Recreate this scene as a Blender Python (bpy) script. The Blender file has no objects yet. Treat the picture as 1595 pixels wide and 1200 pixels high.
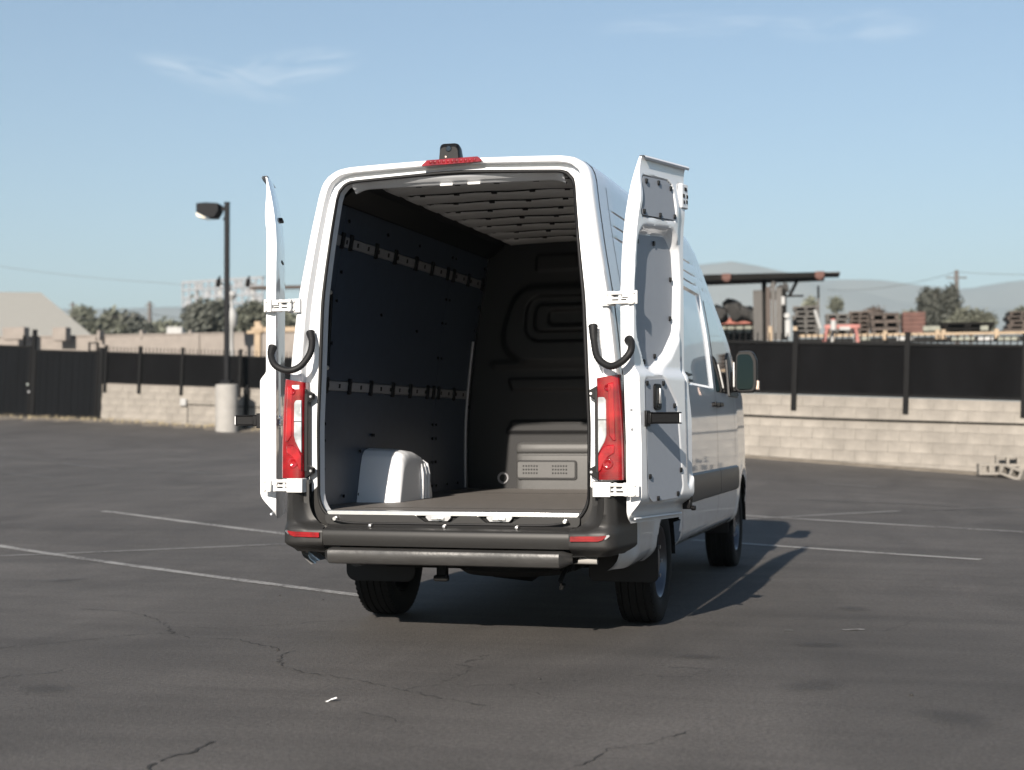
import bpy, bmesh, math, random
import numpy as np
from mathutils import Vector, Matrix

random.seed(11)
rng = np.random.default_rng(5)
D = bpy.data
S = bpy.context.scene
COL = S.collection
R = math.radians

# ------------------------------------------------------------------ camera
CAM = Vector((2.57, -7.723, 1.182))
CR = Vector((0.961566, 0.274546, -0.003998))
CU = Vector((0.012078, -0.027746, 0.999542))
CF = Vector((-0.274310, 0.961174, 0.029996))
FOC = 2314.1
cd = D.cameras.new('camera')
cam = D.objects.new('camera', cd)
COL.objects.link(cam)
cam.matrix_world = Matrix(((CR.x, CU.x, -CF.x, CAM.x), (CR.y, CU.y, -CF.y, CAM.y),
                           (CR.z, CU.z, -CF.z, CAM.z), (0, 0, 0, 1)))
cd.sensor_width = 36.0
cd.lens = FOC / 1595 * 36.0
cd.clip_start = 0.1
cd.clip_end = 20000
cd.dof.use_dof = True
cd.dof.focus_distance = 8.2
cd.dof.aperture_fstop = 2.2
S.camera = cam

# ------------------------------------------------------------------ light
HAZE = 2.9e-4
SUN_EL, SUN_AZ = 23.6, 1.7            # degrees; the sun stands low behind the camera
sd = D.lights.new('sun', 'SUN')
sd.energy = 5.0
sd.angle = R(0.53)
sd.color = (1.0, 0.91, 0.80)
sun = D.objects.new('sun', sd)
COL.objects.link(sun)
tosun = Vector((-math.sin(R(SUN_AZ)) * math.cos(R(SUN_EL)), -math.cos(R(SUN_AZ)) * math.cos(R(SUN_EL)), math.sin(R(SUN_EL))))
sun.rotation_euler = tosun.to_track_quat('Z', 'Y').to_euler()
sun.location = (0, -20, 20)

W = D.worlds.new('World')
S.world = W
W.use_nodes = True
wn, wl = W.node_tree.nodes, W.node_tree.links
bg = wn['Background']
sky = wn.new('ShaderNodeTexSky')
sky.sky_type = 'NISHITA'
sky.sun_disc = False
sky.sun_elevation = R(SUN_EL)
sky.sun_rotation = R(180 + SUN_AZ)
sky.air_density = 1.0
sky.dust_density = 0.2
sky.ozone_density = 1.9
bg.inputs['Strength'].default_value = 0.053

def wcloud(prev, pos, width, height, tilt, amount, seed):
    amount *= .62
    """a faint streak of cirrus round one direction of the sky, torn up by noise"""
    d = Vector(pos).normalized()
    rt = d.cross(Vector((0, 0, 1))).normalized()
    up = rt.cross(d)
    a = (rt * math.cos(tilt) + up * math.sin(tilt)) / width
    b = (up * math.cos(tilt) - rt * math.sin(tilt)) / height
    geo = wn.new('ShaderNodeNewGeometry')
    inc = wn.new('ShaderNodeVectorMath'); inc.operation = 'SCALE'; inc.inputs['Scale'].default_value = -1
    wl.new(geo.outputs['Incoming'], inc.inputs[0])
    outs = []
    for ax in (a, b):
        n = wn.new('ShaderNodeVectorMath'); n.operation = 'DOT_PRODUCT'
        n.inputs[1].default_value = ax
        sub = wn.new('ShaderNodeVectorMath'); sub.operation = 'SUBTRACT'
        sub.inputs[1].default_value = d
        wl.new(inc.outputs[0], sub.inputs[0]); wl.new(sub.outputs[0], n.inputs[0])
        outs.append(n.outputs['Value'])
    sq = []
    for o_ in outs:
        m = wn.new('ShaderNodeMath'); m.operation = 'MULTIPLY'
        wl.new(o_, m.inputs[0]); wl.new(o_, m.inputs[1]); sq.append(m.outputs[0])
    ad = wn.new('ShaderNodeMath'); ad.operation = 'ADD'
    wl.new(sq[0], ad.inputs[0]); wl.new(sq[1], ad.inputs[1])
    mr = wn.new('ShaderNodeMapRange'); mr.interpolation_type = 'SMOOTHERSTEP'
    mr.inputs['From Min'].default_value = 0; mr.inputs['From Max'].default_value = 1
    mr.inputs['To Min'].default_value = 1; mr.inputs['To Max'].default_value = 0
    wl.new(ad.outputs[0], mr.inputs['Value'])
    cmb = wn.new('ShaderNodeCombineXYZ')
    wl.new(outs[0], cmb.inputs[0]); wl.new(outs[1], cmb.inputs[1]); cmb.inputs[2].default_value = seed
    nz = wn.new('ShaderNodeTexNoise'); nz.inputs['Scale'].default_value = 1.3
    nz.inputs['Detail'].default_value = 6; nz.inputs['Distortion'].default_value = 0.8
    wl.new(cmb.outputs[0], nz.inputs['Vector'])
    nr = wn.new('ShaderNodeMapRange'); nr.inputs['From Min'].default_value = .38; nr.inputs['From Max'].default_value = .75
    wl.new(nz.outputs[0], nr.inputs['Value'])
    mu = wn.new('ShaderNodeMath'); mu.operation = 'MULTIPLY'
    wl.new(mr.outputs[0], mu.inputs[0]); wl.new(nr.outputs[0], mu.inputs[1])
    mu2 = wn.new('ShaderNodeMath'); mu2.operation = 'MULTIPLY'; mu2.inputs[1].default_value = amount
    wl.new(mu.outputs[0], mu2.inputs[0])
    mx = wn.new('ShaderNodeMix'); mx.data_type = 'RGBA'
    mx.inputs['B'].default_value = (9.5, 9.8, 10.2, 1)
    wl.new(mu2.outputs[0], mx.inputs['Factor']); wl.new(prev, mx.inputs['A'])
    return mx.outputs['Result']

def raydir(u, v):
    return CF + CR * ((u - 797.5) / FOC) - CU * ((v - 600) / FOC)

csky = sky.outputs[0]
csky = wcloud(csky, raydir(340, 122), .062, .012, -0.22, .55, 1.3)
csky = wcloud(csky, raydir(455, 105), .055, .014, .16, .5, 4.1)
csky = wcloud(csky, raydir(1100, 38), .09, .010, .0, .32, 7.7)
csky = wcloud(csky, raydir(1330, 42), .06, .014, -.03, .42, 9.2)
wl.new(csky, bg.inputs['Color'])

S.render.engine = 'CYCLES'
S.view_settings.view_transform = 'Standard'
S.view_settings.look = 'None'
S.view_settings.gamma = 1
S.view_settings.use_curve_mapping = False
S.view_settings.exposure = 1.34
S.cycles.max_bounces = 8
S.cycles.use_denoising = True

# ------------------------------------------------------------------ helpers
def place(u, v, d):
    """the point of the world at depth d along the sight line through one point of the photograph"""
    return CAM + raydir(u, v) * d

class MB:
    def __init__(s):
        s.v = []; s.f = []
    def add(s, vs, fs):
        k = len(s.v)
        s.v.extend([tuple(p) for p in vs]); s.f.extend([[i + k for i in f] for f in fs])
        return s
    def box(s, c, d, rot=None, taper=(1, 1)):
        x, y, z = d[0] / 2, d[1] / 2, d[2] / 2
        P = []
        for sz in (-1, 1):
            tx, ty = (1, 1) if sz < 0 else taper
            for sx, sy in ((-1, -1), (1, -1), (1, 1), (-1, 1)):
                p = Vector((sx * x * tx, sy * y * ty, sz * z))
                if rot is not None: p = rot @ p
                P.append(p + Vector(c))
        return s.add(P, [[3, 2, 1, 0], [4, 5, 6, 7], [0, 1, 5, 4], [1, 2, 6, 5], [2, 3, 7, 6], [3, 0, 4, 7]])
    def grid(s, rows, closed=False):
        n = len(rows[0]); P = [p for r in rows for p in r]; F = []
        for i in range(len(rows) - 1):
            for j in range(n if closed else n - 1):
                a = i * n + j; b = i * n + (j + 1) % n
                F.append([a, b, b + n, a + n])
        return s.add(P, F)
    def tube(s, path, r, n=10, caps=True):
        path = [Vector(p) for p in path]
        rr = r if isinstance(r, (list, tuple)) else [r] * len(path)
        rows = []; ref = None
        for i, p in enumerate(path):
            t = (path[min(i + 1, len(path) - 1)] - path[max(i - 1, 0)]).normalized()
            if ref is None:
                ref = Vector((0, 0, 1)) if abs(t.z) < .9 else Vector((1, 0, 0))
            a = (ref - t * ref.dot(t)).normalized(); b = t.cross(a); ref = a
            rows.append([p + (a * math.cos(2 * math.pi * k / n) + b * math.sin(2 * math.pi * k / n)) * rr[i] for k in range(n)])
        k0 = len(s.v)
        s.grid(rows, True)
        if caps:
            s.f.append([k0 + k for k in range(n)][::-1])
            s.f.append([k0 + (len(path) - 1) * n + k for k in range(n)])
        return s
    def lathe(s, prof, axis, c, n=48, a0=0, a1=2 * math.pi):
        """prof: (radius, along axis)"""
        full = abs(a1 - a0 - 2 * math.pi) < 1e-6
        m = n if full else n + 1
        rows = []
        for (r_, h) in prof:
            row = []
            for k in range(m):
                a = a0 + (a1 - a0) * k / n
                ca, sa = r_ * math.cos(a), r_ * math.sin(a)
                q = {'x': (h, ca, sa), 'y': (ca, h, sa), 'z': (ca, sa, h)}[axis]
                row.append((c[0] + q[0], c[1] + q[1], c[2] + q[2]))
            rows.append(row)
        return s.grid(rows, full)
    def prism(s, pts, f, d0, d1):
        """pts: outline; f(a, b, depth) -> point"""
        n = len(pts)
        A = [f(a, b, d0) for a, b in pts]; B = [f(a, b, d1) for a, b in pts]
        F = [list(range(n))[::-1], [i + n for i in range(n)]]
        F += [[i, (i + 1) % n, (i + 1) % n + n, i + n] for i in range(n)]
        return s.add(A + B, F)
    def build(s, name, m, parent=None, smooth=35, bevel=0, seg=2, recalc=True, loc=None, rot=None):
        me = D.meshes.new(name)
        me.from_pydata([tuple(p) for p in s.v], [], s.f)
        if recalc:
            b = bmesh.new(); b.from_mesh(me)
            bmesh.ops.recalc_face_normals(b, faces=b.faces); b.to_mesh(me); b.free()
        me.update()
        if m is not None: me.materials.append(m)
        if smooth and len(me.polygons):
            me.polygons.foreach_set('use_smooth', [True] * len(me.polygons))
            me.set_sharp_from_angle(angle=R(smooth))
        o = D.objects.new(name, me); COL.objects.link(o)
        if parent is not None: o.parent = parent
        if loc is not None: o.location = loc
        if rot is not None: o.rotation_euler = rot
        if bevel:
            bv = o.modifiers.new('bevel', 'BEVEL'); bv.width = bevel; bv.segments = seg
            bv.limit_method = 'ANGLE'; bv.angle_limit = R(40)
            bv.harden_normals = False
        return o

def tag(o, label=None, cat=None, group=None, kind=None):
    if label: o['label'] = label
    if cat: o['category'] = cat
    if group: o['group'] = group
    if kind: o['kind'] = kind
    return o

def empty(name, loc=(0, 0, 0), rot=(0, 0, 0), parent=None):
    o = D.objects.new(name, None); COL.objects.link(o)
    o.empty_display_size = .2
    o.location = loc; o.rotation_euler = rot
    if parent is not None: o.parent = parent
    return o

def copy_tree(o, parent=None, keep_parent=False):
    c = o.copy(); COL.objects.link(c)
    if parent is not None: c.parent = parent
    for ch in [k for k in D.objects if k.parent == o]:
        copy_tree(ch, c)
    return c

def inst(o, loc, rot=None, scale=None, parent=None):
    c = o.copy(); COL.objects.link(c); c.location = loc
    if rot is not None: c.rotation_euler = rot
    if scale is not None: c.scale = scale
    if parent is not None: c.parent = parent
    return c

def crv(xs, ys, x):
    """smooth curve through points (finite difference Hermite)"""
    xs = np.asarray(xs, float); ys = np.asarray(ys, float)
    x = np.clip(np.asarray(x, float), xs[0], xs[-1])
    m = np.gradient(ys, xs)
    i = np.clip(np.searchsorted(xs, x) - 1, 0, len(xs) - 2)
    h = xs[i + 1] - xs[i]; t = (x - xs[i]) / h
    return ((2 * t**3 - 3 * t**2 + 1) * ys[i] + (t**3 - 2 * t**2 + t) * h * m[i] + (-2 * t**3 + 3 * t**2) * ys[i + 1] + (t**3 - t**2) * h * m[i + 1])

def sstep(a, b, x):
    t = np.clip((np.asarray(x, float) - a) / (b - a), 0, 1)
    return t * t * (3 - 2 * t)

def roundpoly(pts, r, seg=6):
    """polygon with rounded corners; r one radius or one per corner"""
    n = len(pts); out = []
    rs = r if isinstance(r, (list, tuple)) else [r] * n
    for i in range(n):
        p = Vector(pts[i]).to_2d(); a = Vector(pts[i - 1]).to_2d(); b = Vector(pts[(i + 1) % n]).to_2d()
        u = (a - p).normalized(); w = (b - p).normalized()
        ang = math.acos(max(-1, min(1, u.dot(w))))
        if rs[i] <= 0 or ang > math.pi - .01:
            out.append((p.x, p.y)); continue
        d = min(rs[i] / math.tan(ang / 2), (a - p).length * .49, (b - p).length * .49)
        rr = d * math.tan(ang / 2)
        c = p + (u + w).normalized() * (rr / math.sin(ang / 2))
        s0 = p + u * d - c; s1 = p + w * d - c
        a0 = math.atan2(s0.y, s0.x); a1 = math.atan2(s1.y, s1.x)
        da = (a1 - a0 + math.pi) % (2 * math.pi) - math.pi
        for k in range(seg + 1):
            t = a0 + da * k / seg
            out.append((c.x + rr * math.cos(t), c.y + rr * math.sin(t)))
    return out

def sdpoly(P, x, y):
    """signed distance (negative inside) of arrays x, y to polygon P"""
    x = np.asarray(x, float); y = np.asarray(y, float)
    d = np.full(x.shape, 1e9); ins = np.zeros(x.shape, bool)
    n = len(P)
    for i in range(n):
        ax, ay = P[i]; bx, by = P[(i + 1) % n]
        ex, ey = bx - ax, by - ay
        t = np.clip(((x - ax) * ex + (y - ay) * ey) / (ex * ex + ey * ey + 1e-12), 0, 1)
        d = np.minimum(d, np.hypot(x - ax - t * ex, y - ay - t * ey))
        c = ((ay > y) != (by > y)) & (x < (bx - ax) * (y - ay) / ((by - ay) if abs(by - ay) > 1e-12 else 1e-12) + ax)
        ins ^= c
    return np.where(ins, -d, d)

# ------------------------------------------------------------------ materials
def mat(name, col, rough=.5, metal=0, coat=0, spec=.5, noise=None, bump=None, vary=None, trans=0, coat_r=.03, emis=None):
    m = D.materials.new(name); m.use_nodes = True
    n, l = m.node_tree.nodes, m.node_tree.links
    b = n['Principled BSDF']
    b.inputs['Base Color'].default_value = (*col, 1)
    b.inputs['Roughness'].default_value = rough
    b.inputs['Metallic'].default_value = metal
    b.inputs['Coat Weight'].default_value = coat
    b.inputs['Coat Roughness'].default_value = coat_r
    b.inputs['Specular IOR Level'].default_value = spec
    b.inputs['Transmission Weight'].default_value = trans
    tc = n.new('ShaderNodeTexCoord')
    if noise:                        # (scale, amount[, stretch])
        mp = n.new('ShaderNodeMapping'); l.new(tc.outputs['Object'], mp.inputs[0])
        if len(noise) > 2: mp.inputs['Scale'].default_value = noise[2]
        t = n.new('ShaderNodeTexNoise'); t.inputs['Scale'].default_value = noise[0]; t.inputs['Detail'].default_value = 7
        t.inputs['Roughness'].default_value = .6
        l.new(mp.outputs[0], t.inputs['Vector'])
        mr = n.new('ShaderNodeMapRange'); mr.inputs['From Min'].default_value = .3; mr.inputs['From Max'].default_value = .7
        mr.inputs['To Min'].default_value = 1 - noise[1]; mr.inputs['To Max'].default_value = 1 + noise[1]
        l.new(t.outputs[0], mr.inputs['Value'])
        v = n.new('ShaderNodeVectorMath'); v.operation = 'SCALE'; v.inputs[0].default_value = col
        l.new(mr.outputs[0], v.inputs['Scale']); l.new(v.outputs[0], b.inputs['Base Color'])
        if vary:
            oi = n.new('ShaderNodeObjectInfo')
            m2 = n.new('ShaderNodeMapRange'); m2.inputs['To Min'].default_value = 1 - vary; m2.inputs['To Max'].default_value = 1 + vary
            l.new(oi.outputs['Random'], m2.inputs['Value'])
            v2 = n.new('ShaderNodeVectorMath'); v2.operation = 'SCALE'
            l.new(v.outputs[0], v2.inputs[0]); l.new(m2.outputs[0], v2.inputs['Scale']); l.new(v2.outputs[0], b.inputs['Base Color'])
    if bump:                         # (scale, strength, distance)
        t = n.new('ShaderNodeTexNoise'); t.inputs['Scale'].default_value = bump[0]; t.inputs['Detail'].default_value = 4
        l.new(tc.outputs['Object'], t.inputs['Vector'])
        bp = n.new('ShaderNodeBump'); bp.inputs['Strength'].default_value = bump[1]; bp.inputs['Distance'].default_value = bump[2]
        l.new(t.outputs[0], bp.inputs['Height']); l.new(bp.outputs[0], b.inputs['Normal'])
    return m

M = {}
M['white'] = mat('white_paint', (.66, .672, .69), .35, coat=1, coat_r=.02, noise=(1.5, .015))
def dust(m, col, z0, z1, amt):
    n, l = m.node_tree.nodes, m.node_tree.links
    b = n['Principled BSDF']; src = b.inputs['Base Color'].links[0].from_socket
    g_ = n.new('ShaderNodeNewGeometry'); sx = n.new('ShaderNodeSeparateXYZ'); l.new(g_.outputs['Position'], sx.inputs[0])
    mr = n.new('ShaderNodeMapRange'); mr.inputs['From Min'].default_value = z0; mr.inputs['From Max'].default_value = z1; mr.inputs['To Min'].default_value = 1; mr.inputs['To Max'].default_value = 0
    l.new(sx.outputs['Z'], mr.inputs['Value'])
    t = n.new('ShaderNodeTexNoise'); t.inputs['Scale'].default_value = 9; t.inputs['Detail'].default_value = 8; l.new(g_.outputs['Position'], t.inputs['Vector'])
    mu = n.new('ShaderNodeMath'); mu.operation = 'MULTIPLY'; l.new(mr.outputs[0], mu.inputs[0]); l.new(t.outputs[0], mu.inputs[1])
    m2 = n.new('ShaderNodeMath'); m2.operation = 'MULTIPLY'; m2.inputs[1].default_value = amt; l.new(mu.outputs[0], m2.inputs[0])
    mx = n.new('ShaderNodeMix'); mx.data_type = 'RGBA'; mx.inputs['B'].default_value = (*col, 1)
    l.new(m2.outputs[0], mx.inputs['Factor']); l.new(src, mx.inputs['A']); l.new(mx.outputs['Result'], b.inputs['Base Color'])
dust(M['white'], (.30, .27, .23), .40, 1.0, .75)
M['white_in'] = mat('white_paint_inner', (.62, .635, .66), .42, coat=.35, coat_r=.15, noise=(3, .03))
M['hinge'] = mat('white_hinge_paint', (.56, .56, .555), .5)
M['bumper'] = mat('grey_moulded_plastic', (.0185, .018, .0175), .48, spec=.3, noise=(60, .08), bump=(420, .12, .001))
M['trim'] = mat('dark_grey_side_trim', (.020, .020, .021), .42, bump=(400, .1, .001))
M['black'] = mat('black_plastic', (.0045, .0045, .005), .4, spec=.2, noise=(30, .15))
M['rubber'] = mat('black_rubber', (.006, .006, .0065), .6, spec=.3, bump=(200, .15, .001))
M['tyre'] = mat('tyre_rubber', (.007, .007, .007), .8, spec=.2, noise=(25, .3), bump=(120, .3, .002))
M['under'] = mat('dark_underbody', (.007, .007, .007), .8, spec=.15, noise=(6, .5))
M['flap'] = mat('mudflap_rubber', (.006, .006, .007), .6, spec=.3)
M['steel'] = mat('bare_aluminium', (.75, .75, .74), .32, metal=1, noise=(40, .06))
M['zinc'] = mat('zinc_steel', (.45, .45, .46), .38, metal=1)
M['rim'] = mat('dark_silver_wheel', (.10, .105, .12), .32, metal=.9)
M['panel'] = mat('dark_grey_wall_board', (.041, .056, .082), .42, spec=.5, noise=(14, .10), bump=(90, .06, .001))
M['rail'] = mat('grey_tie_rail', (.30, .30, .315), .45, metal=.3, noise=(20, .08))
M['roofin'] = mat('grey_roof_liner', (.48, .48, .475), .5, noise=(4, .08))
M['partition'] = mat('black_partition_plastic', (.0065, .0065, .0072), .5, spec=.35, bump=(260, .14, .001))
M['box'] = mat('grey_bulkhead_plastic', (.074, .074, .074), .55, noise=(40, .05), bump=(260, .14, .001))
M['floor'] = mat('brown_grey_floor', (.128, .118, .110), .6, noise=(30, .12, (1, .15, 1)), bump=(150, .15, .001))
M['insert'] = mat('grey_door_insert', (.245, .265, .30), .5, noise=(60, .03))
M['glass'] = mat('dark_window_glass', (.006, .009, .013), .03, spec=.8, coat=1)
M['mirror'] = mat('mirror_glass', (.03, .046, .056), .02, metal=1)
M['amber'] = mat('pale_indicator_lens', (.75, .55, .45), .15, coat=1)
M['chrome'] = mat('chrome', (.7, .7, .72), .12, metal=1)
M['sticker'] = mat('white_sticker', (.8, .8, .8), .6)
M['socket'] = mat('shadow_gap', (.004, .004, .004), .9)

def lens(name, col, stripes):
    m = mat(name, col, .12, coat=1, coat_r=.03, spec=.6)
    n, l = m.node_tree.nodes, m.node_tree.links
    b = n['Principled BSDF']
    tc = n.new('ShaderNodeTexCoord')
    w = n.new('ShaderNodeTexWave'); w.wave_type = 'BANDS'; w.bands_direction = 'Z'
    w.inputs['Scale'].default_value = stripes; w.inputs['Distortion'].default_value = .4
    l.new(tc.outputs['Object'], w.inputs['Vector'])
    nz = n.new('ShaderNodeTexNoise'); nz.inputs['Scale'].default_value = 14
    l.new(tc.outputs['Object'], nz.inputs['Vector'])
    mr = n.new('ShaderNodeMapRange'); mr.inputs['To Min'].default_value = .55; mr.inputs['To Max'].default_value = 1.35
    mr.inputs['From Min'].default_value = .3; mr.inputs['From Max'].default_value = .7
    l.new(nz.outputs[0], mr.inputs['Value'])
    v = n.new('ShaderNodeVectorMath'); v.operation = 'SCALE'; v.inputs[0].default_value = col
    l.new(mr.outputs[0], v.inputs['Scale']); l.new(v.outputs[0], b.inputs['Base Color'])
    bp = n.new('ShaderNodeBump'); bp.inputs['Strength'].default_value = .07; bp.inputs['Distance'].default_value = .002
    l.new(w.outputs['Fac'], bp.inputs['Height']); l.new(bp.outputs[0], b.inputs['Normal'])
    return m
M['red'] = lens('red_lens', (.19, .0025, .005), 26)
M['red2'] = lens('red_lens_facet', (.27, .006, .010), 40)
M['clear'] = lens('clear_lens', (.40, .42, .43), 20)

def asphalt():
    m = D.materials.new('asphalt'); m.use_nodes = True
    n, l = m.node_tree.nodes, m.node_tree.links
    b = n['Principled BSDF']; b.inputs['Roughness'].default_value = .82; b.inputs['Specular IOR Level'].default_value = .35
    tc = n.new('ShaderNodeTexCoord')
    def noise(scale, detail, stretch=None, rot=0, rough=.6, dist=0):
        mp = n.new('ShaderNodeMapping'); l.new(tc.outputs['Object'], mp.inputs[0])
        if stretch: mp.inputs['Scale'].default_value = stretch
        mp.inputs['Rotation'].default_value = (0, 0, rot)
        t = n.new('ShaderNodeTexNoise'); t.inputs['Scale'].default_value = scale; t.inputs['Detail'].default_value = detail
        t.inputs['Roughness'].default_value = rough; t.inputs['Distortion'].default_value = dist
        l.new(mp.outputs[0], t.inputs['Vector']); return t.outputs[0]
    def rang(v, a, b_, c, d):
        mr = n.new('ShaderNodeMapRange'); mr.inputs['From Min'].default_value = a; mr.inputs['From Max'].default_value = b_
        mr.inputs['To Min'].default_value = c; mr.inputs['To Max'].default_value = d
        l.new(v, mr.inputs['Value']); return mr.outputs[0]
    def mul(a, c):
        k = n.new('ShaderNodeMath'); k.operation = 'MULTIPLY'; l.new(a, k.inputs[0]); l.new(c, k.inputs[1]); return k.outputs[0]
    big = rang(noise(.22, 5, dist=.6), .3, .7,   .80, 1.20)
    mid = rang(noise(.9, 6, (1, .35, 1), .35, dist=1.0), .3, .7, .80, 1.18)
    strk = rang(noise(1.3, 6, (.30, 1.7, 1), -.28, dist=.8), .3, .7, .80, 1.14)
    fine = rang(noise(48, 4, rough=.75), .32, .70, .62, 1.42)
    grain = rang(noise(170, 3, rough=.7), .3, .7, .70, 1.34)
    f = mul(mul(mul(big, mid), mul(strk, fine)), grain)
    # oil spots
    vo = n.new('ShaderNodeTexVoronoi'); vo.inputs['Scale'].default_value = .42; vo.inputs['Randomness'].default_value = 1
    l.new(tc.outputs['Object'], vo.inputs['Vector'])
    spot = rang(vo.outputs['Distance'], .03, .16, .72, 1.0)
    f = mul(f, spot)
    # cracks: cell borders, warped, kept only in places
    wv = n.new('ShaderNodeTexNoise'); wv.inputs['Scale'].default_value = 1.2; wv.inputs['Detail'].default_value = 6
    l.new(tc.outputs['Object'], wv.inputs['Vector'])
    vm = n.new('ShaderNodeVectorMath'); vm.operation = 'MULTIPLY_ADD'; vm.inputs[1].default_value = (.9, .9, .9)
    l.new(wv.outputs['Color'], vm.inputs[0]); l.new(tc.outputs['Object'], vm.inputs[2])
    vc = n.new('ShaderNodeTexVoronoi'); vc.feature = 'DISTANCE_TO_EDGE'; vc.inputs['Scale'].default_value = .30
    l.new(vm.outputs[0], vc.inputs['Vector'])
    crk = rang(vc.outputs['Distance'], .0006, .0034, 1, 0)
    msk = rang(noise(.5, 4), .50, .58, 0, 1)
    fr = rang(noise(14, 4), .42, .52, .1, 1)
    ck = mul(mul(crk, msk), fr)
    inv = rang(ck, 0, 1, 1, .55)
    f = mul(f, inv)
    v = n.new('ShaderNodeVectorMath'); v.operation = 'SCALE'; v.inputs[0].default_value = (.0735, .0670, .0620)
    l.new(f, v.inputs['Scale']); 
    # pale chips
    ch = rang(noise(55, 1), .80, .82, 0, 1)
    mx = n.new('ShaderNodeMix'); mx.data_type = 'RGBA'; mx.inputs['B'].default_value = (.13, .125, .12, 1)
    l.new(ch, mx.inputs['Factor']); l.new(v.outputs[0], mx.inputs['A'])
    l.new(mx.outputs['Result'], b.inputs['Base Color'])
    hs = n.new('ShaderNodeMath'); hs.operation = 'ADD'
    l.new(noise(85, 5, rough=.7), hs.inputs[0]); l.new(inv, hs.inputs[1])
    bp = n.new('ShaderNodeBump'); bp.inputs['Strength'].default_value = .7; bp.inputs['Distance'].default_value = .009
    l.new(hs.outputs[0], bp.inputs['Height']); l.new(bp.outputs[0], b.inputs['Normal'])
    return m
M['asphalt'] = asphalt()

def worn_paint(name, a, lo):
    """stall marking: paint rubbed through to the asphalt"""
    m = D.materials.new(name); m.use_nodes = True
    n, l = m.node_tree.nodes, m.node_tree.links
    b = n['Principled BSDF']; b.inputs['Roughness'].default_value = .8
    tc = n.new('ShaderNodeTexCoord')
    t = n.new('ShaderNodeTexNoise'); t.inputs['Scale'].default_value = 26; t.inputs['Detail'].default_value = 6
    l.new(tc.outputs['Object'], t.inputs['Vector'])
    t2 = n.new('ShaderNodeTexNoise'); t2.inputs['Scale'].default_value = 1.3; t2.inputs['Detail'].default_value = 3
    l.new(tc.outputs['Object'], t2.inputs['Vector'])
    ad = n.new('ShaderNodeMath'); ad.operation = 'ADD'; l.new(t.outputs[0], ad.inputs[0]); l.new(t2.outputs[0], ad.inputs[1])
    mr = n.new('ShaderNodeMapRange'); mr.inputs['From Min'].default_value = lo; mr.inputs['From Max'].default_value = lo + .22
    mr.inputs['To Min'].default_value = .08
    l.new(ad.outputs[0], mr.inputs['Value'])
    mx = n.new('ShaderNodeMix'); mx.data_type = 'RGBA'
    mx.inputs['A'].default_value = (.071, .065, .060, 1); mx.inputs['B'].default_value = (a, a * .97, a * .92, 1)
    l.new(mr.outputs[0], mx.inputs['Factor']); l.new(mx.outputs['Result'], b.inputs['Base Color'])
    return m
M['line'] = worn_paint('worn_white_marking', .25, .80)
M['oldline'] = worn_paint('faded_white_marking', .093, .98)

M['midline'] = worn_paint('rubbed_white_marking', .17, .80)
M['block'] = mat('beige_concrete_block', (.228, .209, .184), .9, noise=(2.6, .20), bump=(60, .4, .006), vary=.035)
def stain(m):
    n, l = m.node_tree.nodes, m.node_tree.links
    b = n['Principled BSDF']; src = b.inputs['Base Color'].links[0].from_socket
    g_ = n.new('ShaderNodeNewGeometry')
    mp = n.new('ShaderNodeMapping'); mp.inputs['Scale'].default_value = (1.1, 1.1, .55); l.new(g_.outputs['Position'], mp.inputs[0])
    t = n.new('ShaderNodeTexNoise'); t.inputs['Scale'].default_value = 1.7; t.inputs['Detail'].default_value = 8; t.inputs['Roughness'].default_value = .62
    l.new(mp.outputs[0], t.inputs['Vector'])
    r1 = n.new('ShaderNodeMapRange'); r1.inputs['From Min'].default_value = .36; r1.inputs['From Max'].default_value = .62; r1.inputs['To Min'].default_value = .80; r1.inputs['To Max'].default_value = 1.06
    l.new(t.outputs[0], r1.inputs['Value'])
    v = n.new('ShaderNodeVectorMath'); v.operation = 'SCALE'; l.new(src, v.inputs[0]); l.new(r1.outputs[0], v.inputs['Scale'])
    l.new(v.outputs[0], b.inputs['Base Color'])
stain(M['block'])
M['mortar'] = mat('mortar', (.185, .171, .155), .95, noise=(8, .1))
M['farwall'] = mat('far_beige_wall', (.20, .177, .158), .9, noise=(3, .1))
M['fence'] = mat('black_fence_metal', (.004, .004, .0045), .6, spec=.1)
M['screen'] = mat('black_privacy_mesh', (.0045, .0045, .005), .9, spec=.05, noise=(2.2, .25, (1, 1, .3)))
M['gate'] = mat('black_gate_boards', (.004, .0045, .0055), .75, spec=.06, noise=(3, .2, (1, 1, .2)))
M['concrete'] = mat('pale_concrete', (.26, .25, .235), .85, noise=(4, .10), bump=(40, .25, .004))
M['pole'] = mat('black_pole_paint', (.003, .0033, .005), .55, spec=.12)
M['lampglass'] = mat('lamp_lens', (.75, .66, .52), .2)
M['wood_pole'] = mat('weathered_pole', (.10, .09, .085), .85)
M['roofing'] = mat('pale_green_shingle', (.205, .203, .19), .9, noise=(14, .12, (1, 1, 4)))
M['rust'] = mat('rusty_steel', (.065, .05, .042), .8, noise=(5, .3), vary=.3)
M['rust2'] = mat('red_brown_pallets', (.095, .047, .038), .85, noise=(5, .25))
M['dark_steel'] = mat('dark_weathered_steel', (.008, .0075, .007), .8, spec=.1, noise=(3, .3))
M['grey_steel'] = mat('grey_weathered_steel', (.07, .065, .06), .7, noise=(3, .3, (1, 1, .3)), vary=.25)
M['orange'] = mat('orange_beam', (.27, .20, .13), .6, noise=(4, .15))
M['redroof'] = mat('salmon_red_roof', (.26, .085, .06), .7, noise=(3, .12))
M['pinkred'] = mat('faded_red_paint', (.28, .10, .085), .6, noise=(3, .25))
M['offwhite'] = mat('offwhite_paint', (.30, .30, .295), .6, noise=(4, .08))
M['greenish'] = mat('pale_green_board', (.185, .19, .16), .8, noise=(3, .2))
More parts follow.
